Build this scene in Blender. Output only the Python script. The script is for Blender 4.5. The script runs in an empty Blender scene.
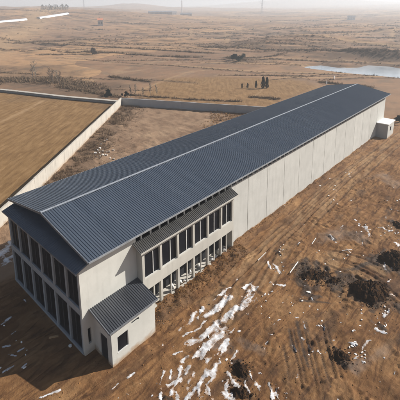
import bpy, math, random
import numpy as np
from mathutils import Vector, Matrix

sc = bpy.context.scene
COL = sc.collection
R = math.radians
random.seed(7)
rng = np.random.default_rng(7)

# ------------------------------------------------------------------ camera
CAM = np.array([26.292, -13.695, 30.046])
YAW, PITCH, ROLL, F, PPX, PPY = R(41.643), R(11.965), R(-0.198), 377.848, 4.056, -112.118
fw = np.array([-math.sin(YAW)*math.cos(PITCH), math.cos(YAW)*math.cos(PITCH), -math.sin(PITCH)])
_r = np.array([math.cos(YAW), math.sin(YAW), 0.0])
_u = np.cross(_r, fw)
rt = _r*math.cos(ROLL) + _u*math.sin(ROLL)
up = -_r*math.sin(ROLL) + _u*math.cos(ROLL)
cd = bpy.data.cameras.new('camera')
cam = bpy.data.objects.new('camera', cd)
COL.objects.link(cam)
cam.matrix_world = Matrix(((rt[0], up[0], -fw[0], CAM[0]), (rt[1], up[1], -fw[1], CAM[1]),
                           (rt[2], up[2], -fw[2], CAM[2]), (0, 0, 0, 1)))
cd.sensor_width = 36
cd.lens = F/400*36
cd.shift_x = -PPX/400
cd.shift_y = PPY/400
cd.clip_start = 0.5
cd.clip_end = 40000
sc.camera = cam

# ------------------------------------------------------------------ light
SUN = Vector((1.0, 1.62, 1.30)).normalized()           # towards the sun
SUN_EL = math.asin(SUN.z)
SUN_AZ = math.atan2(SUN.x, SUN.y)
world = bpy.data.worlds.new('World')
sc.world = world
world.use_nodes = True
wn = world.node_tree.nodes
sky = wn.new('ShaderNodeTexSky')
sky.sky_type = 'NISHITA'
sky.sun_disc = False
sky.sun_elevation = SUN_EL
sky.sun_rotation = SUN_AZ
sky.dust_density = 1.2
sky.air_density = 1.0
wn['Background'].inputs['Strength'].default_value = 0.052
world.node_tree.links.new(sky.outputs[0], wn['Background'].inputs['Color'])
sl = bpy.data.lights.new('sun', 'SUN')
sl.energy = 5.0
sl.angle = R(0.6)
sl.color = (1.0, 0.95, 0.88)
sun = bpy.data.objects.new('sun', sl)
COL.objects.link(sun)
sun.rotation_euler = (-SUN).to_track_quat('-Z', 'Y').to_euler()
sun.location = (40, 60, 90)
sc.view_settings.view_transform = 'Standard'
sc.view_settings.look = 'None'
sc.view_settings.gamma = 1
sc.view_settings.exposure = 0.62
sc.view_settings.use_curve_mapping = False
sc.cycles.use_denoising = True
sc.cycles.denoiser = 'OPENIMAGEDENOISE'
sc.cycles.denoising_input_passes = 'RGB'
sc.cycles.max_bounces = 6
sc.cycles.volume_bounces = 4

# ------------------------------------------------------------------ helpers
def at(px, py, z=0.0):
    """ground point seen at photo pixel (400 px photo) on the level z"""
    d = fw + (px-200-PPX)/F*rt - (py-200-PPY)/F*up
    t = (z-CAM[2])/d[2]
    return CAM + t*d

def at_dist(px, dist):
    """point at a horizontal distance in the direction of a photo column"""
    d = fw + (px-200-PPX)/F*rt - (9-200-PPY)/F*up
    h = np.array([d[0], d[1]]); h /= np.hypot(*h)
    return CAM[0]+h[0]*dist, CAM[1]+h[1]*dist

def _hash(ix, iy, seed):
    n = (ix.astype(np.int64)*374761393 + iy.astype(np.int64)*668265263 + seed*982451653) & 0xffffffff
    n = ((n ^ (n >> 13))*1274126177) & 0xffffffff
    n = (n ^ (n >> 16)) & 0xffffff
    return n/float(0xffffff)

def vnoise(x, y, seed=0):
    x = np.asarray(x, float); y = np.asarray(y, float)
    ix = np.floor(x); iy = np.floor(y)
    fx = x-ix; fy = y-iy
    fx = fx*fx*fx*(fx*(fx*6-15)+10); fy = fy*fy*fy*(fy*(fy*6-15)+10)
    a = _hash(ix, iy, seed); b = _hash(ix+1, iy, seed)
    c = _hash(ix, iy+1, seed); d = _hash(ix+1, iy+1, seed)
    return (a+(b-a)*fx)*(1-fy)+(c+(d-c)*fx)*fy

def fbm(x, y, octaves=4, seed=0, gain=0.5):
    s = 0; a = 1; t = 0
    for k in range(octaves):
        s = s+a*vnoise(x*2**k+17.3*k, y*2**k-9.1*k, seed+k); t += a; a *= gain
    return s/t

def smooth(a, b, x):
    t = np.clip((x-a)/(b-a), 0, 1)
    return t*t*(3-2*t)

def seg_dist(x, y, pts):
    """distance to a polyline, and the position along it 0..1"""
    best = np.full(x.shape, 1e9); along = np.zeros(x.shape)
    n = len(pts)-1
    for k in range(n):
        ax, ay = pts[k][:2]; bx, by = pts[k+1][:2]
        dx, dy = bx-ax, by-ay
        t = np.clip(((x-ax)*dx+(y-ay)*dy)/max(dx*dx+dy*dy, 1e-9), 0, 1)
        d = np.hypot(x-ax-t*dx, y-ay-t*dy)
        m = d < best
        best = np.where(m, d, best); along = np.where(m, (k+t)/n, along)
    return best, along

def inside(x, y, poly):
    r = np.zeros(x.shape, bool)
    j = len(poly)-1
    for i in range(len(poly)):
        xi, yi = poly[i][:2]; xj, yj = poly[j][:2]
        if abs(yj-yi) > 1e-12:
            c = ((yi > y) != (yj > y)) & (x < (xj-xi)*(y-yi)/(yj-yi)+xi)
            r ^= c
        j = i
    return r

def poly_sd(x, y, poly):
    d, _ = seg_dist(x, y, list(poly)+[poly[0]])
    return np.where(inside(x, y, poly), -d, d)

class MB:
    """collects shapes for one mesh"""
    def __init__(s): s.v = []; s.f = []
    def add(s, vs, fs):
        o = len(s.v); s.v += [tuple(map(float, q)) for q in vs]; s.f += [tuple(i+o for i in q) for q in fs]; return s
    def box(s, x0, x1, y0, y1, z0, z1):
        return s.add([(x0,y0,z0),(x1,y0,z0),(x1,y1,z0),(x0,y1,z0),(x0,y0,z1),(x1,y0,z1),(x1,y1,z1),(x0,y1,z1)],
                     [(0,3,2,1),(4,5,6,7),(0,1,5,4),(1,2,6,5),(2,3,7,6),(3,0,4,7)])
    def prism(s, poly, axis, a, b):
        """poly in the two other axes (in x,y,z order), extruded along axis from a to b"""
        n = len(poly)
        def mk(p, c): q = list(p); q.insert(axis, c); return q
        return s.add([mk(p, a) for p in poly]+[mk(p, b) for p in poly],
                     [tuple(range(n))[::-1], tuple(range(n, 2*n))]+[(i, (i+1) % n, n+(i+1) % n, n+i) for i in range(n)])
    def obox(s, c, ux, hx, hy, z0, z1, top=1.0):
        """box turned by direction ux in plan"""
        ux = np.array(ux[:2], float); ux /= np.hypot(*ux); uy = np.array([-ux[1], ux[0]])
        vs = []
        for z, k in ((z0, 1), (z1, top)):
            for a, b in ((-1,-1),(1,-1),(1,1),(-1,1)):
                p = np.array(c[:2])+ux*a*hx*k+uy*b*hy*k; vs.append((p[0], p[1], z))
        return s.add(vs, [(0,3,2,1),(4,5,6,7),(0,1,5,4),(1,2,6,5),(2,3,7,6),(3,0,4,7)])
    def tube(s, p, q, r0, r1, n=6):
        p = Vector(p); q = Vector(q); d = (q-p)
        if d.length < 1e-6: return s
        d.normalize(); a = d.orthogonal().normalized(); b = d.cross(a)
        vs = []
        for c, r in ((p, r0), (q, r1)):
            for k in range(n):
                t = 2*math.pi*k/n; vs.append(c+(a*math.cos(t)+b*math.sin(t))*r)
        return s.add(vs, [(k, (k+1) % n, n+(k+1) % n, n+k) for k in range(n)]+[tuple(range(n))[::-1], tuple(range(n, 2*n))])
    def build(s, name, mat, parent=None, smooth_=False):
        me = bpy.data.meshes.new(name)
        off = Vector((0,0,0))
        p = parent
        while p is not None: off += p.location; p = p.parent
        me.from_pydata([(v[0]-off.x, v[1]-off.y, v[2]-off.z) for v in s.v], [], s.f)
        me.materials.append(mat)
        if smooth_: me.polygons.foreach_set('use_smooth', [True]*len(me.polygons))
        me.update()
        o = bpy.data.objects.new(name, me); COL.objects.link(o)
        if parent is not None: o.parent = parent
        return o

def np_mesh(name, verts, faces, mat, smooth_=True):
    """verts (n,3), faces (m,k) with k = 3 or 4"""
    me = bpy.data.meshes.new(name)
    verts = np.ascontiguousarray(verts, np.float32); faces = np.ascontiguousarray(faces, np.int32)
    m, k = faces.shape
    me.vertices.add(len(verts)); me.vertices.foreach_set('co', verts.ravel())
    me.loops.add(m*k); me.loops.foreach_set('vertex_index', faces.ravel())
    me.polygons.add(m)
    me.polygons.foreach_set('loop_start', np.arange(0, m*k, k, dtype=np.int32))
    me.polygons.foreach_set('loop_total', np.full(m, k, np.int32))
    me.polygons.foreach_set('use_smooth', np.full(m, smooth_, bool))
    me.materials.append(mat)
    me.update(calc_edges=True)
    o = bpy.data.objects.new(name, me); COL.objects.link(o)
    return o

def tag(o, label=None, cat=None, group=None, kind=None):
    if label: o['label'] = label
    if cat: o['category'] = cat
    if group: o['group'] = group
    if kind: o['kind'] = kind
    return o

def empty(name, loc, label, cat, group=None):
    o = bpy.data.objects.new(name, None); COL.objects.link(o)
    o.location = loc; o.empty_display_size = 0.5
    return tag(o, label, cat, group)

def copy_tree(o, parent=None):
    c = o.copy(); COL.objects.link(c)
    if parent is not None: c.parent = parent
    for ch in list(o.children): copy_tree(ch, c)
    return c

# ------------------------------------------------------------------ materials
class N:
    """small node builder"""
    def __init__(s, name):
        s.m = bpy.data.materials.new(name); s.m.use_nodes = True
        s.t = s.m.node_tree; s.b = s.t.nodes['Principled BSDF']
    def n(s, typ, **kw):
        x = s.t.nodes.new(typ)
        for k, v in kw.items(): setattr(x, k, v)
        return x
    def l(s, a, b): s.t.links.new(a, b)
    def pos(s, scale=(1,1,1)):
        g = s.n('ShaderNodeNewGeometry'); mp = s.n('ShaderNodeMapping'); mp.inputs['Scale'].default_value = scale
        s.l(g.outputs['Position'], mp.inputs['Vector']); return mp.outputs[0]
    def noise(s, scale, detail=5, rough=0.55, vec=None, dist=0.0):
        x = s.n('ShaderNodeTexNoise'); x.inputs['Scale'].default_value = scale; x.inputs['Detail'].default_value = detail
        x.inputs['Roughness'].default_value = rough; x.inputs['Distortion'].default_value = dist
        s.l(vec if vec is not None else s.pos(), x.inputs['Vector']); return x.outputs['Fac']
    def ramp(s, fac, stops):
        x = s.n('ShaderNodeValToRGB'); e = x.color_ramp.elements
        while len(e) < len(stops): e.new(0.5)
        for k, (p, c) in enumerate(stops):
            e[k].position = p; e[k].color = (*c, 1) if not isinstance(c, (int, float)) else (c, c, c, 1)
        s.l(fac, x.inputs[0]); return x.outputs[0]
    def mix(s, fac, a, b, mode='MIX'):
        x = s.n('ShaderNodeMix', data_type='RGBA', blend_type=mode)
        for sock, v in ((x.inputs[0], fac), (x.inputs[6], a), (x.inputs[7], b)):
            if isinstance(v, (int, float)): sock.default_value = v
            elif isinstance(v, tuple): sock.default_value = (*v, 1)
            else: s.l(v, sock)
        return x.outputs[2]
    def math(s, op, a, b=0.0, c=None, clamp=False):
        x = s.n('ShaderNodeMath', operation=op, use_clamp=clamp)
        for sock, v in zip(x.inputs, (a, b, c)):
            if v is None: continue
            if isinstance(v, (int, float)): sock.default_value = v
            else: s.l(v, sock)
        return x.outputs[0]
    def attr(s, name):
        x = s.n('ShaderNodeAttribute'); x.attribute_name = name; return x.outputs['Fac']
    def bump(s, h, strength=0.4, dist=0.05):
        x = s.n('ShaderNodeBump'); x.inputs['Strength'].default_value = strength; x.inputs['Distance'].default_value = dist
        s.l(h, x.inputs['Height']); s.l(x.outputs[0], s.b.inputs['Normal'])
    def done(s, col, rough=0.8, spec=0.3, metal=0.0):
        i = s.b.inputs['Base Color']
        if isinstance(col, tuple): i.default_value = (*col, 1)
        else: s.l(col, i)
        if isinstance(rough, (int, float)): s.b.inputs['Roughness'].default_value = rough
        else: s.l(rough, s.b.inputs['Roughness'])
        s.b.inputs['Specular IOR Level'].default_value = spec
        s.b.inputs['Metallic'].default_value = metal
        return s.m

def plain(name, col, rough=0.8, var=0.25, scale=3.0, spec=0.3, bump=0.0):
    q = N(name)
    f = q.noise(scale, 5)
    lo = tuple(c*(1-var) for c in col); hi = tuple(min(1, c*(1+var)) for c in col)
    c = q.ramp(f, [(0.3, lo), (0.7, hi)])
    if bump: q.bump(q.noise(scale*4, 6), bump, 0.04)
    return q.done(c, rough, spec)

def concrete(name, col, stain=0.25, mud=0.0, streak=True):
    q = N(name)
    f = q.noise(0.5, 6, 0.6)
    c = q.ramp(f, [(0.3, tuple(k*0.88 for k in col)), (0.7, tuple(k*1.06 for k in col))])
    if streak:                                             # rain streaks running down the face
        st = q.noise(1.0, 4, 0.6, q.pos((2.2, 2.2, 0.16)))
        c = q.mix(q.ramp(st, [(0.5, 0.0), (0.72, stain)]), c, tuple(k*0.55 for k in col))
    blot = q.noise(2.5, 6, 0.7)
    c = q.mix(q.ramp(blot, [(0.55, 0.0), (0.75, 0.22)]), c, tuple(k*0.68 for k in col))
    if mud:
        g = q.n('ShaderNodeNewGeometry'); sp = q.n('ShaderNodeSeparateXYZ'); q.l(g.outputs['Position'], sp.inputs[0])
        hgt = q.math('MULTIPLY_ADD', q.noise(1.6, 5), 1.1, 0.0)
        m = q.math('SUBTRACT', hgt, sp.outputs[2])
        c = q.mix(q.ramp(m, [(0.0, 0.0), (0.45, mud)]), c, (0.34, 0.2, 0.09))
    oi = q.n('ShaderNodeObjectInfo')
    c = q.mix(q.math('MULTIPLY', oi.outputs['Random'], 0.16), c, tuple(k*0.55 for k in col))
    q.bump(q.noise(9, 6), 0.15, 0.02)
    return q.done(c, 0.88, 0.2)

M = {}
M['panel'] = concrete('precast_concrete', (0.53, 0.525, 0.49), 0.3, 0.7)
M['render'] = concrete('pale_render', (0.60, 0.59, 0.54), 0.18, 0.35)
M['shedwall'] = concrete('shed_render', (0.57, 0.565, 0.52), 0.18, 0.8)
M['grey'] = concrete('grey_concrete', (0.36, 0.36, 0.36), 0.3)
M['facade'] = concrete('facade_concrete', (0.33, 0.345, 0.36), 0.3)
M['baywall'] = concrete('bay_concrete', (0.48, 0.46, 0.41), 0.3, 0.5)
M['cream'] = concrete('boundary_render', (0.47, 0.435, 0.38), 0.3, 0.4)
M['greywall'] = concrete('boundary_block', (0.40, 0.40, 0.40), 0.45)
M['floor'] = concrete('slab_concrete', (0.55, 0.52, 0.46), 0.2, 0, False)
M['mull'] = plain('dark_mullion', (0.06, 0.063, 0.072), 0.7)
M['dark'] = plain('dark_interior', (0.02, 0.021, 0.024), 0.9)  # near-black tone standing in for unlit depth; door and vent share it
M['steel'] = plain('grey_steel', (0.15, 0.16, 0.175), 0.55)
M['trim'] = plain('eave_trim', (0.24, 0.25, 0.26), 0.5)
M['ridge'] = plain('ridge_metal', (0.25, 0.27, 0.30), 0.30, 0.25)
M['white'] = plain('white_paint', (0.78, 0.78, 0.76), 0.6, 0.08)
M['frame'] = plain('window_frame', (0.52, 0.52, 0.50), 0.6, 0.1)
q = N('dark_glass')
M['glass'] = q.done(q.ramp(q.noise(0.8, 3), [(0.3, (0.005, 0.006, 0.009)), (0.7, (0.012, 0.014, 0.019))]), 0.3, 0.12)

def roofmat(name, col, hi):
    q = N(name)
    g = q.n('ShaderNodeNewGeometry'); sp = q.n('ShaderNodeSeparateXYZ'); q.l(g.outputs['Position'], sp.inputs[0])
    sheet = q.n('ShaderNodeTexWhiteNoise', noise_dimensions='1D')
    q.l(q.math('FLOOR', q.math('DIVIDE', sp.outputs[1], 0.87)), sheet.inputs['W'])
    c = q.mix(sheet.outputs['Value'], col, hi)
    dirt = q.noise(1.0, 6, 0.65, q.pos((0.35, 1.3, 1)))
    c = q.mix(q.ramp(dirt, [(0.48, 0.0), (0.78, 0.3)]), c, tuple(k*1.9 for k in col))
    rgh = q.ramp(q.noise(0.7, 5), [(0.3, 0.27), (0.7, 0.42)])
    return q.done(c, rgh, 0.75)
M['roof'] = roofmat('roof_sheet', (0.052, 0.067, 0.090), (0.064, 0.080, 0.105))
M['roof2'] = roofmat('bay_roof_sheet', (0.040, 0.040, 0.040), (0.058, 0.056, 0.053))
M['roof3'] = roofmat('shed_roof_sheet', (0.040, 0.044, 0.052), (0.055, 0.060, 0.070))

# ground ------------------------------------------------------------
q = N('earth')
big = q.noise(0.13, 8, 0.68, None, 0.7)
mid = q.noise(0.7, 8, 0.68, None, 0.6)
fine = q.noise(5.0, 8, 0.72)
streak = q.noise(1.0, 7, 0.66, q.pos((1.5, 0.28, 1)), 1.1)
c = q.ramp(big, [(0.32, (0.120, 0.053, 0.019)), (0.5, (0.225, 0.112, 0.043)), (0.68, (0.315, 0.180, 0.082))])
c = q.mix(q.ramp(streak, [(0.38, 0.9), (0.52, 0.0)]), c, (0.082, 0.036, 0.014))
c = q.mix(q.ramp(streak, [(0.55, 0.0), (0.72, 0.65)]), c, (0.38, 0.22, 0.10))
c = q.mix(q.ramp(mid, [(0.36, 0.55), (0.52, 0.0)]), c, (0.095, 0.043, 0.017))
c = q.mix(q.ramp(fine, [(0.56, 0.0), (0.72, 0.4)]), c, (0.38, 0.225, 0.11))
c = q.mix(q.ramp(fine, [(0.30, 0.5), (0.42, 0.0)]), c, (0.08, 0.038, 0.015))
# fields beyond
far = q.attr('far')
fm = q.noise(0.018, 7, 0.62, None, 0.6)
fs = q.noise(0.11, 7, 0.68)
ft = q.noise(1.0, 7, 0.65, q.pos((0.05, 0.011, 1)), 1.4)
par = q.n('ShaderNodeTexVoronoi'); par.inputs['Scale'].default_value = 0.013; par.inputs['Randomness'].default_value = 0.9
wv_ = q.n('ShaderNodeVectorMath', operation='MULTIPLY_ADD'); wv_.inputs[1].default_value = (60, 60, 60)
nz_ = q.n('ShaderNodeTexNoise'); nz_.inputs['Scale'].default_value = 0.02; q.l(q.pos(), nz_.inputs['Vector']); q.l(nz_.outputs['Color'], wv_.inputs[0]); q.l(q.pos(), wv_.inputs[2])
mp_ = q.n('ShaderNodeMapping'); mp_.inputs['Scale'].default_value = (1.0, 0.55, 1); mp_.inputs['Rotation'].default_value = (0, 0, 0.75)
q.l(wv_.outputs[0], mp_.inputs[0]); q.l(mp_.outputs[0], par.inputs['Vector'])
pbw = q.n('ShaderNodeRGBToBW'); q.l(par.outputs['Color'], pbw.inputs[0])
fcol = q.ramp(fm, [(0.3, (0.145, 0.070, 0.034)), (0.46, (0.275, 0.138, 0.058)), (0.6, (0.36, 0.19, 0.082)), (0.75, (0.235, 0.13, 0.066))])
fcol = q.mix(0.72, fcol, q.ramp(pbw.outputs[0], [(0.2, (0.14, 0.072, 0.044)), (0.4, (0.33, 0.165, 0.068)), (0.52, (0.18, 0.098, 0.058)), (0.64, (0.27, 0.15, 0.08)), (0.8, (0.42, 0.235, 0.105))]))
fcol = q.mix(q.ramp(ft, [(0.36, 0.55), (0.48, 0.0)]), fcol, (0.072, 0.053, 0.040))
fcol = q.mix(q.ramp(ft, [(0.56, 0.0), (0.70, 0.6)]), fcol, (0.33, 0.225, 0.13))
fcol = q.mix(q.ramp(fs, [(0.40, 0.5), (0.52, 0.0)]), fcol, (0.075, 0.055, 0.040))
fcol = q.mix(0.22, fcol, (0.40, 0.27, 0.17))
c = q.mix(far, c, fcol)
gold = q.attr('gold')
rg_ = q.n('ShaderNodeNewGeometry'); rm_ = q.n('ShaderNodeMapping', vector_type='TEXTURE')
rm_.inputs['Rotation'].default_value = (0, 0, math.atan2(-57.3, 47.3)); rm_.inputs['Scale'].default_value = (6, 0.9, 1)
q.l(rg_.outputs['Position'], rm_.inputs[0])
row = q.math('ADD', q.math('MULTIPLY', q.noise(1.0, 7, 0.65, rm_.outputs[0], 0.3), 0.6), q.math('MULTIPLY', q.noise(0.35, 9, 0.72), 0.4))
gcol = q.ramp(row, [(0.36, (0.14, 0.074, 0.027)), (0.5, (0.22, 0.124, 0.048)), (0.64, (0.30, 0.18, 0.08))])
c = q.mix(gold, c, gcol)
yard = q.attr('yard')
yc = q.ramp(q.noise(0.16, 8, 0.7), [(0.34, (0.165, 0.098, 0.058)), (0.52, (0.265, 0.17, 0.105)), (0.68, (0.35, 0.235, 0.145))])
yc = q.mix(q.ramp(fine, [(0.34, 0.7), (0.5, 0.0)]), yc, (0.12, 0.075, 0.045))
c = q.mix(yard, c, yc)
scrub = q.attr('scrub')
c = q.mix(q.math('MULTIPLY', scrub, q.ramp(fs, [(0.3, 1.0), (0.65, 0.5)])), c, (0.10, 0.064, 0.040))
pale = q.attr('pale')
c = q.mix(q.math('MULTIPLY', pale, q.ramp(mid, [(0.3, 0.55), (0.6, 1.0)])), c, (0.36, 0.23, 0.12))
grey = q.attr('ash')
c = q.mix(q.math('MULTIPLY', grey, q.ramp(mid, [(0.35, 0.25), (0.6, 0.9)])), c, (0.29, 0.235, 0.195))
dark = q.attr('dark')
c = q.mix(q.math('MULTIPLY', dark, q.ramp(fine, [(0.38, 1.0), (0.64, 0.62)])), c, (0.026, 0.016, 0.010))
q.bump(q.math('ADD', q.math('MULTIPLY', fine, 0.6), q.math('MULTIPLY', q.noise(18, 6, 0.7), 0.25)), 0.9, 0.16)
rg = q.ramp(dark, [(0.0, 0.93), (1.0, 0.62)])
M['earth'] = q.done(c, rg, 0.25)

q = N('dark_spoil')
m1 = q.noise(2.6, 9, 0.75, None, 0.8)
M['spoil'] = q.done(q.ramp(m1, [(0.32, (0.010, 0.007, 0.006)), (0.44, (0.026, 0.016, 0.011)), (0.53, (0.075, 0.038, 0.017)), (0.64, (0.17, 0.088, 0.036))]), 0.95, 0.12)
q.bump(q.noise(7, 9, 0.8), 1.0, 0.22)
q = N('snow')
sf = q.math('ADD', q.attr('cover'), q.math('MULTIPLY_ADD', q.noise(6.0, 8, 0.75), 1.7, -0.85))
sc_ = q.ramp(q.noise(2.2, 7, 0.7), [(0.34, (0.36, 0.33, 0.31)), (0.60, (0.70, 0.71, 0.73))])
M['snow'] = q.done(q.mix(q.ramp(sf, [(0.0, 0.0), (0.70, 1.0)]), (0.27, 0.165, 0.095), sc_), 0.65, 0.25)
q.bump(q.noise(7, 7, 0.75), 0.7, 0.07)
M['scrubmat'] = plain('dry_scrub', (0.17, 0.115, 0.07), 0.95, 0.5, 0.6)
M['farscrub'] = plain('hillside_scrub', (0.085, 0.07, 0.05), 0.95, 0.4, 0.1)
M['weed'] = plain('dry_weed', (0.26, 0.145, 0.055), 0.95, 0.5, 1.2)
M['bark'] = plain('bare_bark', (0.12, 0.095, 0.075), 0.95, 0.3, 2)
M['palebark'] = plain('pale_bark', (0.25, 0.21, 0.165), 0.95, 0.25, 2)
M['cypress'] = plain('cypress_leaf', (0.013, 0.020, 0.014), 0.95, 0.4, 1.5)
M['pine'] = plain('distant_conifer', (0.035, 0.048, 0.035), 0.95, 0.35, 0.2)
M['stone'] = plain('rubble_stone', (0.36, 0.31, 0.26), 0.9, 0.4, 2, bump=0.3)
M['clod'] = plain('earth_clod', (0.20, 0.098, 0.035), 0.95, 0.5, 2, bump=0.3)
M['scrap'] = plain('white_scrap', (0.74, 0.72, 0.68), 0.7, 0.2, 3)
M['timber'] = plain('raw_timber', (0.42, 0.26, 0.13), 0.8, 0.3, 2)
q = N('lake_water')
M['water'] = q.done(q.ramp(q.noise(1.0, 5, 0.6, q.pos((0.05, 0.02, 1))), [(0.35, (0.30, 0.34, 0.37)), (0.65, (0.58, 0.61, 0.64))]), 0.14, 0.6)  # pale tones put reflected sky and an icy look into the water colour
q.bump(q.noise(0.6, 4), 0.12, 0.15)
M['brick'] = plain('orange_render', (0.55, 0.20, 0.10), 0.85, 0.15)
M['film'] = plain('greenhouse_film', (0.62, 0.63, 0.65), 0.35, 0.08, 0.3)
M['farwall'] = plain('far_wall', (0.36, 0.34, 0.32), 0.9, 0.2, 0.3)
M['farroof'] = plain('far_roof', (0.17, 0.17, 0.19), 0.8, 0.2, 0.3)

# ------------------------------------------------------------------ terrain
W, L, OX, YF, YB, HE, HR = 14.523, 81.96, 0.81, 0.466, 82.81, 9.5, 10.92
SX = -W/2

LAKE_Z = -1.0
WA, WB = np.array([-70.3, 55.6]), np.array([-23.0, -1.7])    # boundary wall, far corner to near end
lake_px = [(310,67.4),(318,66.6),(326,66.0),(347,68.8),(364,68.4),(371,66.2),(387,67.2),(400,69.6),(440,74.0),(470,80),
           (470,90),(440,84),(400,77.2),(375,75.0),(350,72.8),(332,70.6),(318,68.8)]
lake = [at(a, b, LAKE_Z) for a, b in lake_px]

hills = []      # px column, distance, height, radius across, radius along
for a, d, h, ra, rl in ((40,900,26,330,200),(10,1500,24,500,300),(120,2600,16,300,300),(135,2700,18,160,200),(60,2300,16,700,300),
                        (330,4600,60,800,500),(362,5200,66,1000,500),(290,4300,40,700,400),(240,4600,32,900,500),(410,3600,30,700,500),
                        (200,3300,10,600,300),(260,640,4,160,90),(400,520,5,140,80),(330,330,6.5,60,22),(285,300,7,45,26),
                        (385,245,5,55,14)):
    x, y = at_dist(a, d); hills.append((x, y, h, ra, rl))

def fields(x, y):
    dist = np.hypot(x-CAM[0], y-CAM[1])
    f = smooth(110, 260, dist)
    z = f*(fbm(x/60, y/60, 4, 31)-0.52)*(4.0+5.0*smooth(220, 420, dist))
    f2 = smooth(260, 1200, dist)
    z = z+f2*(fbm(x/420, y/420, 4, 53)-0.5)*15+28*smooth(450, 3000, dist)
    f3 = smooth(1200, 4000, dist)
    z = z+f3*(fbm(x/1700, y/1700, 4, 77)-0.5)*36
    for hx, hy, h, ra, rl in hills:
        vx, vy = hx-CAM[0], hy-CAM[1]; n = math.hypot(vx, vy); vx /= n; vy /= n
        al = (x-hx)*vx+(y-hy)*vy; ac = -(x-hx)*vy+(y-hy)*vx
        z = z+h*np.exp(-(al/rl)**2-(ac/ra)**2)
    # terraces on the slopes
    step = 1.7
    zt = np.floor(z/step)*step+step*smooth(0.55, 1.0, z/step-np.floor(z/step))
    z = z*(1-f2)+(z*(1-0.75*f2)+0.75*f2*zt)*f2 if False else z+(zt-z)*0.8*smooth(180, 320, dist)*(1-smooth(900, 1800, dist))
    sd = poly_sd(x, y, lake) if np.any(dist > 120) else np.full(x.shape, 1e3)
    k = smooth(9, -4, sd)
    z = z*(1-smooth(24, 4, sd))-2.2*k
    return z, dist, sd

# strokes on the site, photo pixels -> ground
def PX(pts, z=0.0): return [at(a, b, z) for a, b in pts]

def berm(x, y):
    """earth banked against the long wall and the window bay"""
    d = x-0.9
    bay = smooth(5.9, 7.6, y)*smooth(22.5, 20.0, y)
    z = bay*0.62*smooth(3.4, 0.2, d)*smooth(-1.2, 0.0, d)*(0.25+1.5*fbm(x*1.1, y*1.1, 5, 5, 0.6))
    d2 = x
    wall = smooth(20, 22, y)*smooth(78, 74, y)
    z = z+wall*0.42*smooth(1.7, 0.3, d2)*smooth(-0.8, 0.0, d2)*(0.35+1.2*fbm(x*1.2, y*0.8, 4, 6))
    return z

rut_px = [[(302,316),(306,335),(310,356),(315,380),(318,402)], [(304,315),(309,335),(314,356),(320,380),(325,402)], [(289,326),(293,346),(299,368),(304,402)],
          [(292,325),(297,346),(303,368),(309,402)], [(322,318),(325,340),(331,362),(338,386)], [(325,318),(330,340),(337,362),(344,388)],
          [(314,330),(320,352),(328,378),(332,402)], [(283,345),(287,365),(291,402)]]
arc_px = [[(384,146),(352,168),(316,196),(283,228),(252,257),(225,283)], [(400,134),(372,155),(340,182),(305,215),(270,247),(240,285),(225,320)],
          [(400,142),(378,160),(350,184),(318,214),(285,250),(262,290)],
          [(386,146),(358,166),(325,192),(292,222),(262,248),(236,272),(205,305)],
          [(330,262),(352,270),(376,284),(400,306)], [(335,255),(360,262),(384,274)]]
dark_px = [([(306,262),(300,270),(302,284),(308,292)], 9), ([(316,264),(318,276),(316,288)], 7), ([(326,268),(330,280),(334,288)], 7),
           ([(304,290),(312,298),(320,296)], 6), ([(297,322),(302,345),(308,366)], 4), ([(289,330),(294,352)], 4),
           ([(339,352),(344,366)], 11), ([(238,362),(240,374),(246,380)], 9), ([(238,388),(248,396)], 10),
           ([(356,284),(380,298)], 34), ([(384,262),(402,268)], 28), ([(300,268),(340,284)], 16), ([(352,270),(372,262),(384,250)], 4),
           ([(160,396),(172,400)], 6), ([(328,236),(334,240)], 5), ([(392,222),(400,226)], 7), ([(276,252),(280,256)], 5),
           ([(372,322),(384,330)], 7), ([(300,300),(330,302)], 3)]
ash_px = [([(325,238),(345,232),(360,240)], 14), ([(212,345),(232,350),(224,330)], 10), ([(384,176),(398,186)], 14), ([(170,378),(190,372)], 9),
          ([(355,370),(385,350)], 12), ([(240,340),(262,352)], 8)]
ruts = [PX(s) for s in rut_px]; arcs = [PX(s) for s in arc_px]

def pxw(p, w):                                              # photo-pixel width -> metres on the ground
    return w*np.hypot(*(np.array(p[:2])-CAM[:2]))/F*0.95

def site_height(x, y):
    z = berm(x, y)
    n = fbm(x*0.16, y*0.16, 4, 11)-0.5
    z = z+0.55*n*smooth(1.5, 6, x)
    z = z+(fbm(x*0.8, y*0.8, 4, 12)-0.5)*0.20*smooth(0.8, 3, x)
    z = z+(fbm(x*1.9+3*fbm(x*.3, y*.3, 2, 15), y*1.5, 4, 13, 0.6)-0.5)*0.19*smooth(0.2, 2.5, x)
    lump = smooth(0.52, 0.75, fbm(x*0.33, y*0.33, 3, 17))*smooth(3, 6, x)
    z = z+lump*(fbm(x*2.6, y*2.6, 3, 18)-0.4)*0.42
    ch = np.zeros(np.shape(x))
    for pts, w in dark_px:
        if w < 5: continue
        p = PX(pts); d, _ = seg_dist(x, y, p); wv = pxw(p[0], w)*0.5
        ch = np.maximum(ch, smooth(wv*1.6, wv*0.5, d))
    z = z+ch*((fbm(x*2.1, y*2.1, 4, 19, 0.65)-0.5)*0.62+0.05)
    for p in ruts:
        d, al = seg_dist(x, y, p); k = smooth(0, 0.12, al)*smooth(1, 0.75, al)
        z = z+k*(-0.085*np.exp(-(d/0.085)**2)+0.055*np.exp(-((d-0.20)/0.09)**2))
    for p in arcs:
        for off in (0.0,):
            d, al = seg_dist(x, y, p); e = np.abs(d-0.75); z = z-0.085*np.exp(-(e/0.16)**2)+0.05*np.exp(-((e-0.30)/0.14)**2)
    return z

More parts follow.
